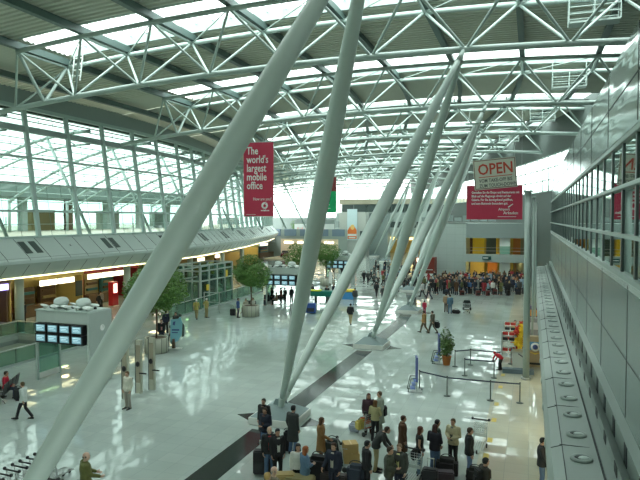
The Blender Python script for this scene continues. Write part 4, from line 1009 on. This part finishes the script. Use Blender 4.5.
# ---------------------------------------------------------------- people
def V(*a): return Vector(a)
def pose(name):
    s = {}
    s['hip'] = V(0, 0, .94); s['waist'] = V(0, 0, 1.10); s['chest'] = V(0, .0, 1.30); s['sh'] = V(0, -.01, 1.44); s['neck'] = V(0, .0, 1.50); s['head'] = V(0, .03, 1.635)
    for k, g in (('L', -1), ('R', 1)):
        s['S'+k] = V(g*.185, -.01, 1.42); s['E'+k] = V(g*.235, -.04, 1.14); s['W'+k] = V(g*.225, .05, .90); s['H'+k] = V(g*.09, 0, .90)
        s['K'+k] = V(g*.10, .02, .49); s['A'+k] = V(g*.11, -.03, .09); s['T'+k] = V(g*.13, .15, .035)
    if name == 'fold':
        for k, g in (('L', -1), ('R', 1)): s['E'+k] = V(g*.26, .0, 1.16); s['W'+k] = V(g*.06, .24, 1.12)
    if name == 'handle':
        s['ER'] = V(.25, .06, 1.16); s['WR'] = V(.24, .30, 1.02)
    if name == 'push':
        for k, g in (('L', -1), ('R', 1)): s['E'+k] = V(g*.25, .08, 1.17); s['W'+k] = V(g*.2, .34, 1.06)
    if name == 'phone':
        s['ER'] = V(.27, .14, 1.22); s['WR'] = V(.13, .12, 1.48)
    if name == 'hips':
        for k, g in (('L', -1), ('R', 1)): s['E'+k] = V(g*.36, -.08, 1.17); s['W'+k] = V(g*.19, .06, 1.02)
    if name == 'walk':
        s['KL'] = V(-.09, .16, .50); s['AL'] = V(-.09, .27, .11); s['TL'] = V(-.10, .45, .08)
        s['KR'] = V(.09, -.06, .50); s['AR'] = V(.09, -.36, .16); s['TR'] = V(.10, -.22, .04)
        s['EL'] = V(-.24, -.14, 1.18); s['WL'] = V(-.23, -.14, .93); s['ER'] = V(.24, .04, 1.15); s['WR'] = V(.22, .24, 1.0)
        for k in ('hip', 'waist', 'chest', 'sh', 'neck', 'head', 'SL', 'SR', 'HL', 'HR'): s[k] = s[k]-V(0, 0, .03)
    if name == 'lean':
        for k, dy, dz in (('waist', .05, -.01), ('chest', .16, -.05), ('sh', .24, -.09), ('neck', .28, -.11), ('head', .36, -.16), ('SL', .24, -.09), ('SR', .24, -.09)): s[k] = s[k]+V(0, dy, dz)
        for k, g in (('L', -1), ('R', 1)): s['E'+k] = V(g*.26, .33, 1.08); s['W'+k] = V(g*.2, .5, .88)
    if name == 'bend':
        for k, dy, dz in (('hip', -.1, -.04), ('waist', .02, -.08), ('chest', .2, -.2), ('sh', .32, -.30), ('neck', .38, -.34), ('head', .46, -.42), ('SL', .32, -.31), ('SR', .32, -.31), ('HL', -.08, -.03), ('HR', -.08, -.03)): s[k] = s[k]+V(0, dy, dz)
        for k, g in (('L', -1), ('R', 1)): s['E'+k] = V(g*.25, .42, .86); s['W'+k] = V(g*.18, .5, .62)
    if name == 'sit':
        d = V(0, -.0, -.42)
        for k in ('hip', 'waist', 'chest', 'sh', 'neck', 'head', 'SL', 'SR', 'HL', 'HR'): s[k] = s[k]+d
        for k, g in (('L', -1), ('R', 1)):
            s['K'+k] = V(g*.12, .42, .50); s['A'+k] = V(g*.12, .40, .09); s['T'+k] = V(g*.14, .58, .035); s['E'+k] = V(g*.25, .05, .76); s['W'+k] = V(g*.13, .28, .62)
    return s
def ring(c, d, rx, ry, n=12, xdir=V(1, 0, 0)):
    d = d.normalized(); x = (xdir-d*xdir.dot(d)).normalized(); y = d.cross(x)
    return [c+x*rx*math.cos(2*PI*i/n)+y*ry*math.sin(2*PI*i/n) for i in range(n)]
def limb(m, pts, rs, n=10, xdir=V(1, 0, 0)):
    P = []; Rr = []
    for i in range(len(pts)-1):
        for t in (0, .5): P.append(pts[i].lerp(pts[i+1], t)); Rr.append(rs[i]+(rs[i+1]-rs[i])*t)
    P.append(pts[-1]); Rr.append(rs[-1])
    rings = []
    for i, c in enumerate(P):
        d = P[min(i+1, len(P)-1)]-P[max(i-1, 0)]; r = Rr[i]
        rx, ry = r if isinstance(r, Vector) else (r, r)
        rings.append(ring(c, d, rx, ry, n, xdir))
    m.loft(rings)
    for c, r in ((P[0], Rr[0]), (P[-1], Rr[-1])):
        if not isinstance(r, Vector): m.ball(c, r*.98, u=10, v=6)
def remesh(mb, name, m, vox, smooth=2, extra=None):
    me = mb.mesh(name, m); o = bpy.data.objects.new(name, me); C.objects.link(o)
    md = o.modifiers.new('r', 'REMESH'); md.mode = 'VOXEL'; md.voxel_size = vox; md.use_smooth_shade = True
    if smooth: sm = o.modifiers.new('s', 'SMOOTH'); sm.iterations = smooth; sm.factor = .5
    dg = bpy.context.evaluated_depsgraph_get(); out = bpy.data.meshes.new_from_object(o.evaluated_get(dg))
    bpy.data.objects.remove(o); out.name = name
    if extra:
        bm = bmesh.new(); bm.from_mesh(out); bm.from_mesh(extra); bm.to_mesh(out); bm.free()
    out.materials.clear(); out.materials.append(m)
    return out
M_skin = mat('skin', (.50, .30, .21), .5, var=.05)
M_cloth = mat('cloth', (.1, .1, .1), .8)
def cloth(col): return mat('cloth_'+'_'.join('%02d' % int(c*99) for c in col), col, .8, var=.15, scale=14, bump=.25)
_pm = {}
def hand(m, w, e, g):
    """palm, four bent fingers of unequal length, thumb from the side"""
    d = (w-e).normalized(); side = V(0, 1, 0)-d*d.y; side = side.normalized() if side.length > .1 else V(0, 0, 1); nrm = d.cross(side)*g
    c = w+d*.045
    m.loft([ring(w-d*.01, d, .027, .02, 8, side), ring(c, d, .042, .016, 8, side), ring(w+d*.095, d, .040, .014, 8, side)])
    for i, L in enumerate((.065, .075, .07, .055)):
        b = w+d*.09+side*(.028-.019*i); k1 = b+d*L*.5+nrm*-.008; k2 = k1+d*L*.4-nrm*.028; k3 = k2+d*L*.12-nrm*.022
        m.path([b, k1, k2, k3], .0088, 6); m.ball(k3, .0088, u=6, v=4); m.ball(k1, .009, u=6, v=4)
    b = w+d*.035+side*.035; t1 = b+side*.028+d*.024; t2 = t1+d*.03-nrm*.012
    m.path([b, t1, t2], .0105, 6); m.ball(t2, .0105, u=6, v=4)
def body_mesh(ps):
    k = ('body', ps)
    if k in _pm: return _pm[k]
    s = pose(ps); m = MB(); E2 = lambda a, b: Vector((a, b))
    limb(m, [s['hip']-V(0, 0, .05), s['hip']+V(0, 0, .03), s['waist'], s['chest'], s['sh'], s['neck']], [E2(.14, .10), E2(.155, .11), E2(.135, .095), E2(.165, .115), E2(.15, .09), E2(.06, .06)], 14)
    hd = (s['head']-s['neck']).normalized()
    limb(m, [s['sh'], s['neck'], s['head']-hd*.04], [.06, .056, .05])
    for k_, g in (('L', -1), ('R', 1)):
        limb(m, [s['S'+k_], s['E'+k_], s['W'+k_]], [.055, .042, .027]); m.ball(s['S'+k_], .062)
        limb(m, [s['H'+k_], s['K'+k_], s['A'+k_]], [.088, .056, .038])
        limb(m, [s['A'+k_]+V(0, -.03, -.04), s['T'+k_]], [.036, .03])
    h = s['head']
    hr = []
    for z, rx, ry, dy in ((-.115, .035, .035, .03), (-.10, .052, .06, .02), (-.06, .066, .082, .008), (-.01, .075, .095, .0), (.04, .078, .10, -.005), (.08, .068, .088, -.008), (.105, .045, .06, -.01), (.118, .015, .02, -.01)):
        hr.append([h+V(rx*math.cos(2*PI*i/14), dy+ry*math.sin(2*PI*i/14), z) for i in range(14)])
    m.loft(hr)
    m.loft([[h+V(-.008, .085, .02), h+V(.008, .085, .02), h+V(0, .10, .02)], [h+V(-.018, .09, -.035), h+V(.018, .09, -.035), h+V(0, .122, -.03)]])
    for g in (-1, 1): m.ball(h+V(g*.078, -.005, -.005), .028, (.4, .8, 1.2), 8, 6)
    m.ball(h+V(0, .088, -.062), .02, (1.2, .5, .5), 8, 6)
    hm = MB()
    for k_, g in (('L', -1), ('R', 1)): hand(hm, s['W'+k_], s['E'+k_], g)
    hm_ = hm.mesh('hands', M_skin)
    r = remesh(m, 'body', M_skin, .016, 2, hm_); _pm[k] = r; return r
def top_mesh(ps, kind):
    k = (kind, ps)
    if k in _pm: return _pm[k]
    s = pose(ps); m = MB(); E2 = lambda a, b: Vector((a, b)); sit = ps == 'sit'
    loose = {'coat': 1.22, 'jacket': 1.2, 'jumper': 1.12, 'tee': 1.07, 'vest': 1.1}[kind]
    lo = s['hip']-V(0, .0, .10 if kind != 'jumper' else .03)
    pts = [lo, s['hip']+V(0, 0, .03), s['waist'], s['chest'], s['sh'], s['sh'].lerp(s['neck'], .75)]
    rs = [E2(.178, .135)*loose, E2(.172, .13)*loose, E2(.158, .118)*loose, E2(.185, .135)*loose, E2(.172, .11)*loose, E2(.075, .075)]
    if kind == 'coat' and not sit:
        pts = [V(s['hip'].x, s['hip'].y, .48), V(s['hip'].x, s['hip'].y, .70)]+pts; rs = [E2(.235, .20), E2(.215, .17)]+rs
    limb(m, pts, rs, 18)
    for k_, g in (('L', -1), ('R', 1)):
        e = s['E'+k_]; w_ = s['W'+k_]
        m.ball(s['S'+k_]+V(0, 0, -.005), .075*loose)
        if kind == 'tee': limb(m, [s['S'+k_], s['S'+k_].lerp(e, .75)], [.07, .062])
        elif kind != 'vest': limb(m, [s['S'+k_], e, w_+(e-w_).normalized()*.02], [.068*loose, .056*loose, .043*loose])
    if kind in ('jacket', 'coat'):
        c = s['sh'].lerp(s['neck'], .7); m.loft([ring(c-V(0, 0, .03), V(0, 0, 1), .095, .09, 12), ring(c+V(0, 0, .035), V(0, 0, 1), .082, .078, 12)])
    if kind == 'jacket' and not sit:   # front edges and pockets
        for g in (-1, 1): m.box(s['hip']+V(g*.10, .145, .02), (.1, .02, .05))
    r = remesh(m, kind, M_cloth, .019, 1); _pm[k] = r; return r
def legs_mesh(ps):
    k = ('trousers', ps)
    if k in _pm: return _pm[k]
    s = pose(ps); m = MB(); E2 = lambda a, b: Vector((a, b))
    limb(m, [s['hip']-V(0, 0, .07), s['hip'], s['hip']+V(0, 0, .07)], [E2(.16, .118), E2(.165, .122), E2(.155, .112)], 14)
    for k_ in 'LR':
        limb(m, [s['H'+k_], s['H'+k_].lerp(s['K'+k_], .5), s['K'+k_], s['A'+k_]+V(0, 0, -.02)], [.1, .092, .074, .066])
    r = remesh(m, 'trousers', M_cloth, .02, 1); _pm[k] = r; return r
def shoe_mesh(ps, k_):
    k = ('shoe', ps, k_)
    if k in _pm: return _pm[k]
    s = pose(ps); a, t = s['A'+k_], s['T'+k_]; m = MB(); d = (t-a); d.z = 0; d.normalize()
    b = V(a.x, a.y, max(0, min(a.z, t.z+.05)-.085)); q = V(t.x, t.y, max(0, t.z-.035)); x = V(1, 0, 0)
    m.loft([[p+V(0, 0, h) for p, h in zip(ring(c, d, w_, .001, 8), [0]*8)] if False else [c+x*(-w_)+V(0, 0, .004), c+x*w_+V(0, 0, .004), c+x*w_*.95+V(0, 0, h*.6), c+x*w_*.5+V(0, 0, h), c-x*w_*.5+V(0, 0, h), c-x*w_*.95+V(0, 0, h*.6)] for c, w_, h in ((b-d*.075, .03, .07), (b-d*.05, .042, .1), (b+d*.02, .042, .11), (b.lerp(q, .5)+d*.02, .045, .075), (q, .048, .055), (q+d*.07, .03, .035))])
    r = m.mesh('shoe', M_black); _pm[k] = r; return r
def hair_mesh(kind, ps):
    k = ('hair_'+kind, ps)
    if k in _pm: return _pm[k]
    h = pose(ps)['head']; m = MB()
    def cap(top, grow, front):
        rings = []
        for z, rx, ry, dy in ((-.05, .077, .085, -.02), (-.01, .086, .095, -.016), (.035, .090, .104, -.012), (.07, .084, .1, -.01), (.10, .066, .08, -.01), (.125, .035, .045, -.01)):
            r_ = []
            for i in range(16):
                a = 2*PI*i/16; y = dy+ry*grow*math.sin(a); x = rx*grow*math.cos(a)
                if z < front and y > .03: y = .03+(y-.03)*.25; x *= .95
                r_.append(h+V(x, y, z*top))
            rings.append(r_)
        m.loft(rings)
    if kind == 'short': cap(1.0, 1.0, .05)
    elif kind == 'bald':
        for g in (-1, 1): m.ball(h+V(g*.07, -.03, -.0), .035, (.5, 1, 1))
        m.ball(h+V(0, -.085, -.01), .05, (1.2, .4, .8))
    elif kind == 'long':
        cap(1.05, 1.08, .045)
        m.loft([ring(h+V(0, -.03, .05), V(0, 0, 1), .09, .085, 12), ring(h+V(0, -.045, -.06), V(0, 0, 1), .10, .075, 12), ring(h+V(0, -.06, -.16), V(0, 0, 1), .11, .06, 12), ring(h+V(0, -.07, -.25), V(0, 0, 1), .09, .04, 12)])
    elif kind == 'bun': cap(1.05, 1.05, .05); m.ball(h+V(0, -.12, .06), .045)
    elif kind == 'cap':
        cap(.95, 1.03, .06); m.poly([h+V(-.07, .07, .05), h+V(.07, .07, .05), h+V(.055, .17, .04), h+V(-.055, .17, .04)], (0, 0, .012))
    r = remesh(m, 'hair', M_cloth, .014, 1); _pm[k] = r; return r
def face_parts(ps):
    k = ('eyes', ps)
    if k in _pm: return _pm[k]
    h = pose(ps)['head']
    ey = [MB().ball(h+V(g*.03, .088, .012), .011, (1.2, .5, .7), 8, 6).mesh('eye', M_black) for g in (-1, 1)]
    m = MB().ball(h+V(0, .096, -.062), .02, (1.2, .25, .3), 8, 6); b = m.mesh('mouth', mat('lips', (.35, .12, .10), .5))
    _pm[k] = (ey, b); return _pm[k]
def on(o, m):
    o.material_slots[0].link = 'OBJECT'; o.material_slots[0].material = m
SK = [MATS['skin'], mat('skin_pale', (.58, .38, .29), .5, var=.05), mat('skin_tan', (.36, .20, .13), .5, var=.05)]
def person(at, face, ps, top, tcol, lcol, label, hair='short', hcol=(.03, .02, .015), h=1.75, skin=0, group=None, shirt=None, near=True, shoes=(.012, .012, .012), sack=None):
    p = at if isinstance(at, Vector) else F(*at)
    t = thing('person', label, 'person', p, R(face), group); sc = h/1.75; t.scale = (sc, sc, sc)
    on(link('body', body_mesh(ps), t), SK[skin])
    on(link('trousers', legs_mesh(ps), t), cloth(lcol))
    on(link(top if top in ('coat', 'jacket', 'vest') else 'jumper', top_mesh(ps, top), t), cloth(tcol))
    on(link('hair', hair_mesh(hair, ps), t), cloth(hcol))
    if near:
        for k_ in 'LR': on(link('shoe', shoe_mesh(ps, k_), t), cloth(shoes))
        e, mo = face_parts(ps); link('eye', e[0], t); link('eye', e[1], t); link('mouth', mo, t)
        s = pose(ps)
        if shirt:
            hh = s['chest']; dirn = s['sh']-s['waist']
            c0, c1, c2 = s['hip']+V(0, .150, .05), s['chest']+V(0, .152, 0), s['sh']+V(0, .118, .03)
            if top == 'coat': c0 = c1.lerp(c0, .5)
            MB().loft([[c+V(-w_, 0, 0), c+V(w_, 0, 0), c+V(w_*.9, -.03, 0), c+V(-w_*.9, -.03, 0)] for c, w_ in ((c0, .045), (c1, .055), (c2, .05))]).obj('shirt', cloth(shirt), t)
    if sack:
        s = pose(ps); c = s['chest']+V(0, -.21, -.08)
        m = MB().box(c, (.30, .17, .42)); m.box(c+V(0, -.1, -.06), (.22, .06, .22)); b = m.obj('backpack', cloth(sack), t, .04)
        for g in (-1, 1): MB().path([c+V(g*.1, .08, .18), s['sh']+V(g*.11, .0, .07), s['sh']+V(g*.12, .13, -.02), s['waist']+V(g*.14, .12, .08)], .018, 6).obj('shoulder_strap', M_black, b)
    return t
BK = (.014, .015, .018); NV = (.016, .022, .042); CH = (.04, .045, .045); JN = (.09, .16, .29); BR = (.09, .045, .022); TAN = (.42, .33, .19); OL = (.10, .11, .04); WH = (.62, .64, .60); KH = (.34, .29, .15); GR = (.17, .19, .17)
def feet(u, vh, h=1.75): return (u, 219+(vh-219)*8.8/(8.8-h))
H = feet
person(H(264, 398), 175, 'stand', 'coat', BK, NV, 'person in a long dark coat facing us in front of the nearest pyramid foot', shirt=(.2, .13, .1))
person(H(265.5, 407), 165, 'fold', 'jacket', NV, JN, 'person in a navy jacket just before the man in the long dark coat', shirt=(.12, .06, .05), hcol=(.05, .03, .02))
person(H(269.5, 426), -150, 'stand', 'jacket', BK, JN, 'balding person in black jacket and blue jeans by the tall suitcase', hair='bald', hcol=(.2, .15, .1), skin=1, shirt=(.4, .05, .05))
person(H(277.5, 428), -140, 'stand', 'jacket', BK, BK, 'person in a black suit with a pale collar band by the blue jeans man', shirt=WH, hcol=BK)
person(H(293, 407), -20, 'stand', 'coat', CH, JN, 'person in a dark overcoat seen from behind beside the pyramid foot', hcol=BK, h=1.82)
person(H(321, 415), -70, 'handle', 'coat', (.26, .14, .05), (.10, .05, .03), 'person in an orange brown coat standing alone above the cartons', hair='long', hcol=(.08, .04, .02), h=1.68)
person(H(298, 440), -150, 'stand', 'jumper', WH, BK, 'woman with black hair in a white top near the olive luggage', hair='long', hcol=BK, h=1.66)
person(H(305, 443), -45, 'fold', 'jacket', (.10, .18, .28), JN, 'red haired woman in a pale blue denim jacket', hair='long', hcol=(.30, .09, .03), skin=1, h=1.66)
person(H(273.5, 466), -30, 'stand', 'jumper', (.2, .17, .12), CH, 'balding grey haired head at the bottom edge of the queue', hair='bald', hcol=(.3, .28, .24), skin=1)
person(H(267, 472), -30, 'stand', 'jumper', (.32, .26, .14), CH, 'blond head lowest in the queue beside the balding one', hair='short', hcol=(.42, .28, .10), skin=1)
person(H(334, 442), 170, 'handle', 'jacket', NV, NV, 'man in an open navy jacket holding the dark brown suitcase', shirt=(.5, .48, .42), hcol=(.06, .03, .02))
person(H(366.5, 440), -60, 'stand', 'jacket', BK, BK, 'man in a black suit with a white collar beside the striped holdall', shirt=WH, hcol=BK)
person(H(376, 421), -80, 'lean', 'jacket', CH, KH, 'person in sand trousers and dark shirt leaning forward', hcol=(.05, .03, .02))
person(H(389, 446), -100, 'fold', 'jacket', (.055, .065, .05), (.07, .075, .07), 'man in a grey green jacket talking to the yellow shirted man', hcol=(.05, .025, .02))
person(H(399.5, 443), 165, 'handle', 'jacket', (.05, .055, .05), NV, 'man in a grey jacket over a yellow shirt, arm out to a trolley', shirt=(.62, .6, .25), hcol=(.2, .13, .08), skin=1)
person(H(402.5, 415), -75, 'stand', 'coat', BR, BK, 'person in a rust brown coat facing along the queue', hcol=(.06, .03, .02))
person(H(368.5, 393, 1.66), -160, 'stand', 'jacket', (.05, .02, .03), (.06, .02, .03), 'woman in a dark plum jacket, one of the standing trio', hair='long', hcol=(.06, .02, .015), h=1.66)
person(H(375, 400, 1.62), -10, 'fold', 'jumper', (.42, .38, .20), BK, 'person in a pale yellow top seen from behind among the trio', hair='long', hcol=(.16, .08, .03), h=1.62)
person(H(380, 391), 120, 'stand', 'coat', (.26, .30, .25), (.26, .27, .22), 'tall person in a long pale grey green coat with shoulder bag', hcol=(.07, .04, .02))
bag(F(383.5, 434)+Vector((.05, 0, .75)), 0, 'black shoulder bag hanging on the person in the pale long coat', BK, .5, rz=1.2, sc=(.7, .4, 1.1))
person(H(419.5, 426, 1.68), -75, 'stand', 'vest', BK, (.12, .2, .28), 'woman with auburn hair in a black vest and blue jeans', hair='long', hcol=(.09, .03, .02), h=1.68)
bag(F(414, 478)+Vector((0, .05, .62)), 0, 'black handbag hanging at the hip of the woman in the black vest', BK, .6, rz=1.4, sc=(.8, .5, .8))
person(H(436.5, 419), -60, 'stand', 'jumper', (.04, .06, .05), CH, 'man in a dark green jumper behind the woman with long dark hair', hcol=BK)
person(H(434.5, 424, 1.7), -20, 'fold', 'jacket', (.012, .012, .022), JN, 'woman with long dark hair in a black jacket with white hem', hair='long', hcol=(.04, .015, .015), h=1.7)
person(H(453, 418), 160, 'fold', 'jacket', (.46, .42, .27), BK, 'person in a pale tan jacket over a grey shirt', shirt=(.09, .1, .1), hcol=(.07, .045, .025))
person(H(469, 427), -80, 'stand', 'jacket', BK, (.12, .2, .38), 'man in a black jumper and blue jeans next to the empty trolley', hcol=(.05, .03, .02))
person(H(484.5, 457), -60, 'stand', 'jacket', (.03, .028, .022), CH, 'dark haired man in olive black jacket wearing a backpack', sack=BK, hcol=BK)
person(H(541.5, 437), -90, 'handle', 'jacket', (.02, .022, .028), JN, 'person in dark jacket and jeans leaning beside the grey ledge', hcol=BK)
person(H(86, 455), -35, 'push', 'jacket', (.12, .13, .035), (.05, .03, .02), 'balding man in an olive jumper pushing a trolley', h=1.85, hair='bald', hcol=(.1, .08, .06), skin=1)
person(H(128, 371), 170, 'stand', 'jacket', (.55, .55, .46), (.28, .27, .23), 'person in a cream coat beside the gate pillars', hcol=(.12, .07, .03))
person(H(23.5, 381, 1.68), 105, 'walk', 'jacket', (.58, .64, .62), BK, 'walking woman in a white jacket and black trousers', hair='short', hcol=(.08, .05, .02), h=1.68)
bag(F(19.5, 420)+Vector((-.05, 0, .85)), 0, 'dark shoulder bag carried by the walking woman in white', BK, .8, rz=.3, sc=(.6, .5, 1))
p = F(6, 398); person(p+Vector((.0, .0, .0)), -60, 'sit', 'jumper', (.45, .01, .035), (.04, .05, .08), 'seated traveller in a bright red top on the dark bench', hcol=(.04, .03, .02))
person(p+Vector((-.65, -.25, 0)), -60, 'sit', 'jacket', BK, BK, 'seated traveller in black next to the one in red', hcol=BK)
person(H(196.5, 299), 20, 'walk', 'tee', (.42, .36, .10), (.26, .22, .10), 'uniformed guard in khaki and white cap, the one nearer the lift hall', hair='cap', hcol=(.8, .8, .8))
person(H(206.5, 298), -20, 'hips', 'tee', (.42, .36, .12), (.26, .22, .10), 'uniformed guard in khaki and white cap standing nearer the balustrade', hair='cap', hcol=(.8, .8, .8))
person(H(161.5, 319), -140, 'stand', 'jacket', BK, NV, 'person in black with a printed front behind the bushy tree planter', shirt=(.6, .3, .3))
person(F(166, 333), 30, 'stand', 'jacket', NV, BK, 'dark dressed person just behind the printed front person')
person(H(170.5, 325, 1.2), 60, 'walk', 'jumper', (.45, .4, .32), BK, 'child in a cream top walking near the cardboard standee', hair='long', hcol=BK, h=1.2)
person(H(176, 312, 1.8), 180, 'stand', 'jacket', CH, BK, 'person in dark grey standing behind the light blue standee', h=1.8)
person(H(238, 298), -60, 'stand', 'jacket', (.03, .07, .22), NV, 'person in a blue jacket standing by the round planter')
person(F(246, 312.5), 170, 'sit', 'jumper', (.5, .48, .4), BK, 'seated person in a cream top beside the blue jacket'); person(F(253, 311.5), 165, 'sit', 'tee', (.55, .55, .52), CH, 'seated person in white close behind the round planter')
suitcase(233, 316, 'dark suitcase behind the person in the blue jacket', BK, .5, .6, .3, .2)
for i, (u, v, ps, tc_, lc) in enumerate([(268, 305, 'sit', BK, NV), (272, 304, 'stand', BK, BK), (276.5, 305, 'sit', (.3, .2, .13), BK), (281, 304, 'stand', (.16, .05, .04), BK), (285, 304, 'stand', BK, BK), (291.5, 303, 'stand', BK, BK)]):
    person(F(u, v), 150-20*i, ps, 'jacket', tc_, lc, 'person %s under the second information gantry, %s along the bench' % ('sitting' if ps == 'sit' else 'standing', ORD[i+1]), near=False, h=1.7)
FAR = [(312, 299.5, 'stand', CH, NV, 0, 'person in dark clothes beside the yellow end of the green counter'), (350.5, 324, 'walk', BK, KH, 5, 'person walking away with a black and white backpack'), (355, 305, 'stand', CH, (.14, .22, .25), 0, 'person in grey jacket and pale jeans behind the second strut'),
       (327, 302, 'stand', BK, BK, 170, 'person in black standing behind the green counter'), (334, 300, 'stand', NV, BK, 160, 'person in navy standing behind the green counter'), (333.5, 276, 'stand', (.3, .24, .15), CH, 30, 'person in sandy brown before the far clipped tree'), (342, 276, 'stand', BK, BK, 0, 'lone person in black on the open floor past the clipped tree'),
       (364, 283, 'walk', BK, BK, 0, 'person in black on the left of a walking pair'), (368, 284, 'walk', CH, BK, 0, 'person in charcoal on the right of a walking pair'), (344, 252, 'stand', (.3, .15, .1), BK, 0, 'distant person in russet near the tall poster'), (347.5, 253, 'stand', NV, NV, 0, 'distant person in navy near the tall poster'), (340, 248, 'stand', (.4, .25, .12), BK, 0, 'distant person in tan close to the end block'),
       (424, 333, 'walk', (.34, .20, .07), (.12, .1, .06), 70, 'person in an ochre jacket walking with a companion'), (432.5, 333, 'walk', (.09, .085, .06), (.09, .08, .06), 70, 'person in dark olive carrying a black bag beside the ochre jacket'), (446, 312, 'stand', (.25, .17, .1), (.12, .1, .08), 0, 'person in light brown standing beside the one in blue'), (450, 313.5, 'stand', (.08, .17, .24), (.07, .13, .2), 10, 'person in teal blue standing before the black holdall'),
       (422.5, 297, 'walk', (.5, .5, .5), BK, 60, 'person in pale grey striding at the edge of the dense crowd'), (429, 299, 'walk', CH, NV, 60, 'person in charcoal striding at the edge of the dense crowd'), (376.5, 297, 'walk', BK, BK, 0, 'lone person in black between two big struts'), (383, 302, 'walk', CH, BK, 180, 'person in charcoal walking toward us before the third foot')]
for u, v, ps, tc_, lc, fc, lb in FAR: person(F(u, v), fc, ps, 'jacket', tc_, lc, lb, near=True)
person(F(424.5, 314), 0, 'stand', 'jacket', (.45, .02, .06), (.3, .02, .06), 'child in a crimson jacket behind the ochre jacketed walker', h=1.25, near=False)
bag(F(435.5, 332)+Vector((.1, 0, .3)), 0, 'black bag held by the walker in dark olive', BK, .9, sc=(.8, .5, .8))
person(F(500, 370), 60, 'bend', 'jumper', (.55, .015, .03), BK, 'child in a red top bending down by the merchandise rack', h=1.35, hcol=(.5, .02, .03), hair='cap')
person(F(515, 345), 170, 'stand', 'jumper', (.5, .35, .08), BK, 'shop assistant in yellow behind the toy display', near=False)
suitcase(F(350.5, 320), None, 'small dark case carried by the walking backpacker', BK, .3, .3, .15) if False else None
# shoppers beneath the mezzanine
g = random.Random(8)
for i, (y, x) in enumerate([(24, -39), (26.5, -40.5), (29, -38.6), (38, -39.5), (39.5, -40.5), (43, -39.6), (47, -39), (48.2, -39.8), (52, -38.5), (54, -39.3), (56, -38.2), (66, -38.5), (72, -39.5), (86, -42), (92, -44)]):
    person(Vector((x, y, 0)), g.uniform(0, 360), g.choice(('stand', 'fold', 'walk')), 'jacket', g.choice((BK, CH, NV, (.35, .3, .25))), BK, 'shopper under the mezzanine, %s counted along the row of shops' % ORD[i+1], near=False, h=g.uniform(1.62, 1.82), group='shoppers under the mezzanine')
# the dense crowd in front of the check-in block
g = random.Random(42)
PAL = [('black', BK)]*8+[('navy', NV)]*3+[('charcoal', CH)]*3+[('brown', BR), ('tan', TAN), ('white', WH), ('red', (.32, .03, .04)), ('blue', (.05, .12, .26)), ('olive', OL), ('cream', (.5, .46, .36)), ('grey', GR), ('rust', (.3, .12, .05)), ('pale blue', (.25, .36, .45))]
rows = [(294.5, 432, 522, 20), (292, 430, 523, 20), (289.7, 433, 524, 20), (287.5, 436, 524, 20), (285.3, 438, 525, 20), (283, 440, 525, 19)]
rn = ['front', 'second', 'third', 'fourth', 'fifth', 'rear']
for r, (v, u0, u1, n) in enumerate(rows):
    for i in range(n):
        u = u0+(u1-u0)*(i+.5)/n+g.uniform(-1.8, 1.8); tn, tc_ = g.choice(PAL); _, lc = g.choice(PAL[:11])
        p = F(u, v+g.uniform(-.8, .8)); p.y = min(p.y, 87.0)
        person(p, g.choice((0, 20, -30, 180, 150, 90, -90)), g.choice(('stand', 'fold', 'handle', 'stand', 'hips')), g.choice(('jacket', 'jacket', 'coat', 'jumper')), tc_, lc,
               'person in a %s top, %s along the %s row of dense crowd' % (tn, ORD[i+1], rn[r]), g.choice(('short', 'short', 'long', 'bald')), g.choice(((.03, .02, .015), (.06, .03, .02), (.15, .08, .04), (.4, .3, .15))), g.uniform(1.58, 1.86), g.randrange(3), near=False, group='dense crowd at check-in')
rows = [(289, 384, 434, 9, 'nearest'), (285, 370, 436, 13, 'second'), (280, 370, 434, 14, 'third'), (275, 372, 434, 13, 'fourth'), (270, 374, 436, 10, 'farthest')]
for v, u0, u1, n, w_ in rows:
    for i in range(n):
        u = u0+(u1-u0)*(i+.5)/n+g.uniform(-2, 2); tn, tc_ = g.choice(PAL); _, lc = g.choice(PAL[:11])
        p = F(u, v+g.uniform(-1.5, 1.5))
        if abs(p.x+10.3-off(p.y)) < 1.4 and min(abs(p.y-q) for q in ST) < 1.5: p.x += 2.4
        person(p, g.uniform(0, 360), g.choice(('stand', 'walk', 'fold', 'stand')), g.choice(('jacket', 'jumper', 'coat')), tc_, lc,
               'person in a %s top, %s in the %s line among the struts' % (tn, ORD[i+1], w_), g.choice(('short', 'long', 'short')), g.choice(((.03, .02, .015), (.1, .05, .03))), g.uniform(1.6, 1.85), g.randrange(3), near=False, group='loose crowd among the struts')
for i in range(10):
    u, v = [(446, 294.5), (462, 295.5), (470, 294), (488, 296), (495, 295), (508, 296), (518, 295), (524, 294), (436, 292), (478, 296)][i]
    suitcase(u, v, 'dark travel case on the floor before the dense crowd, %s along its front' % ORD[i+1], g.choice((BK, NV, (.12, .03, .03))), .5, g.uniform(.5, .75), .3, g.uniform(0, 1), False)
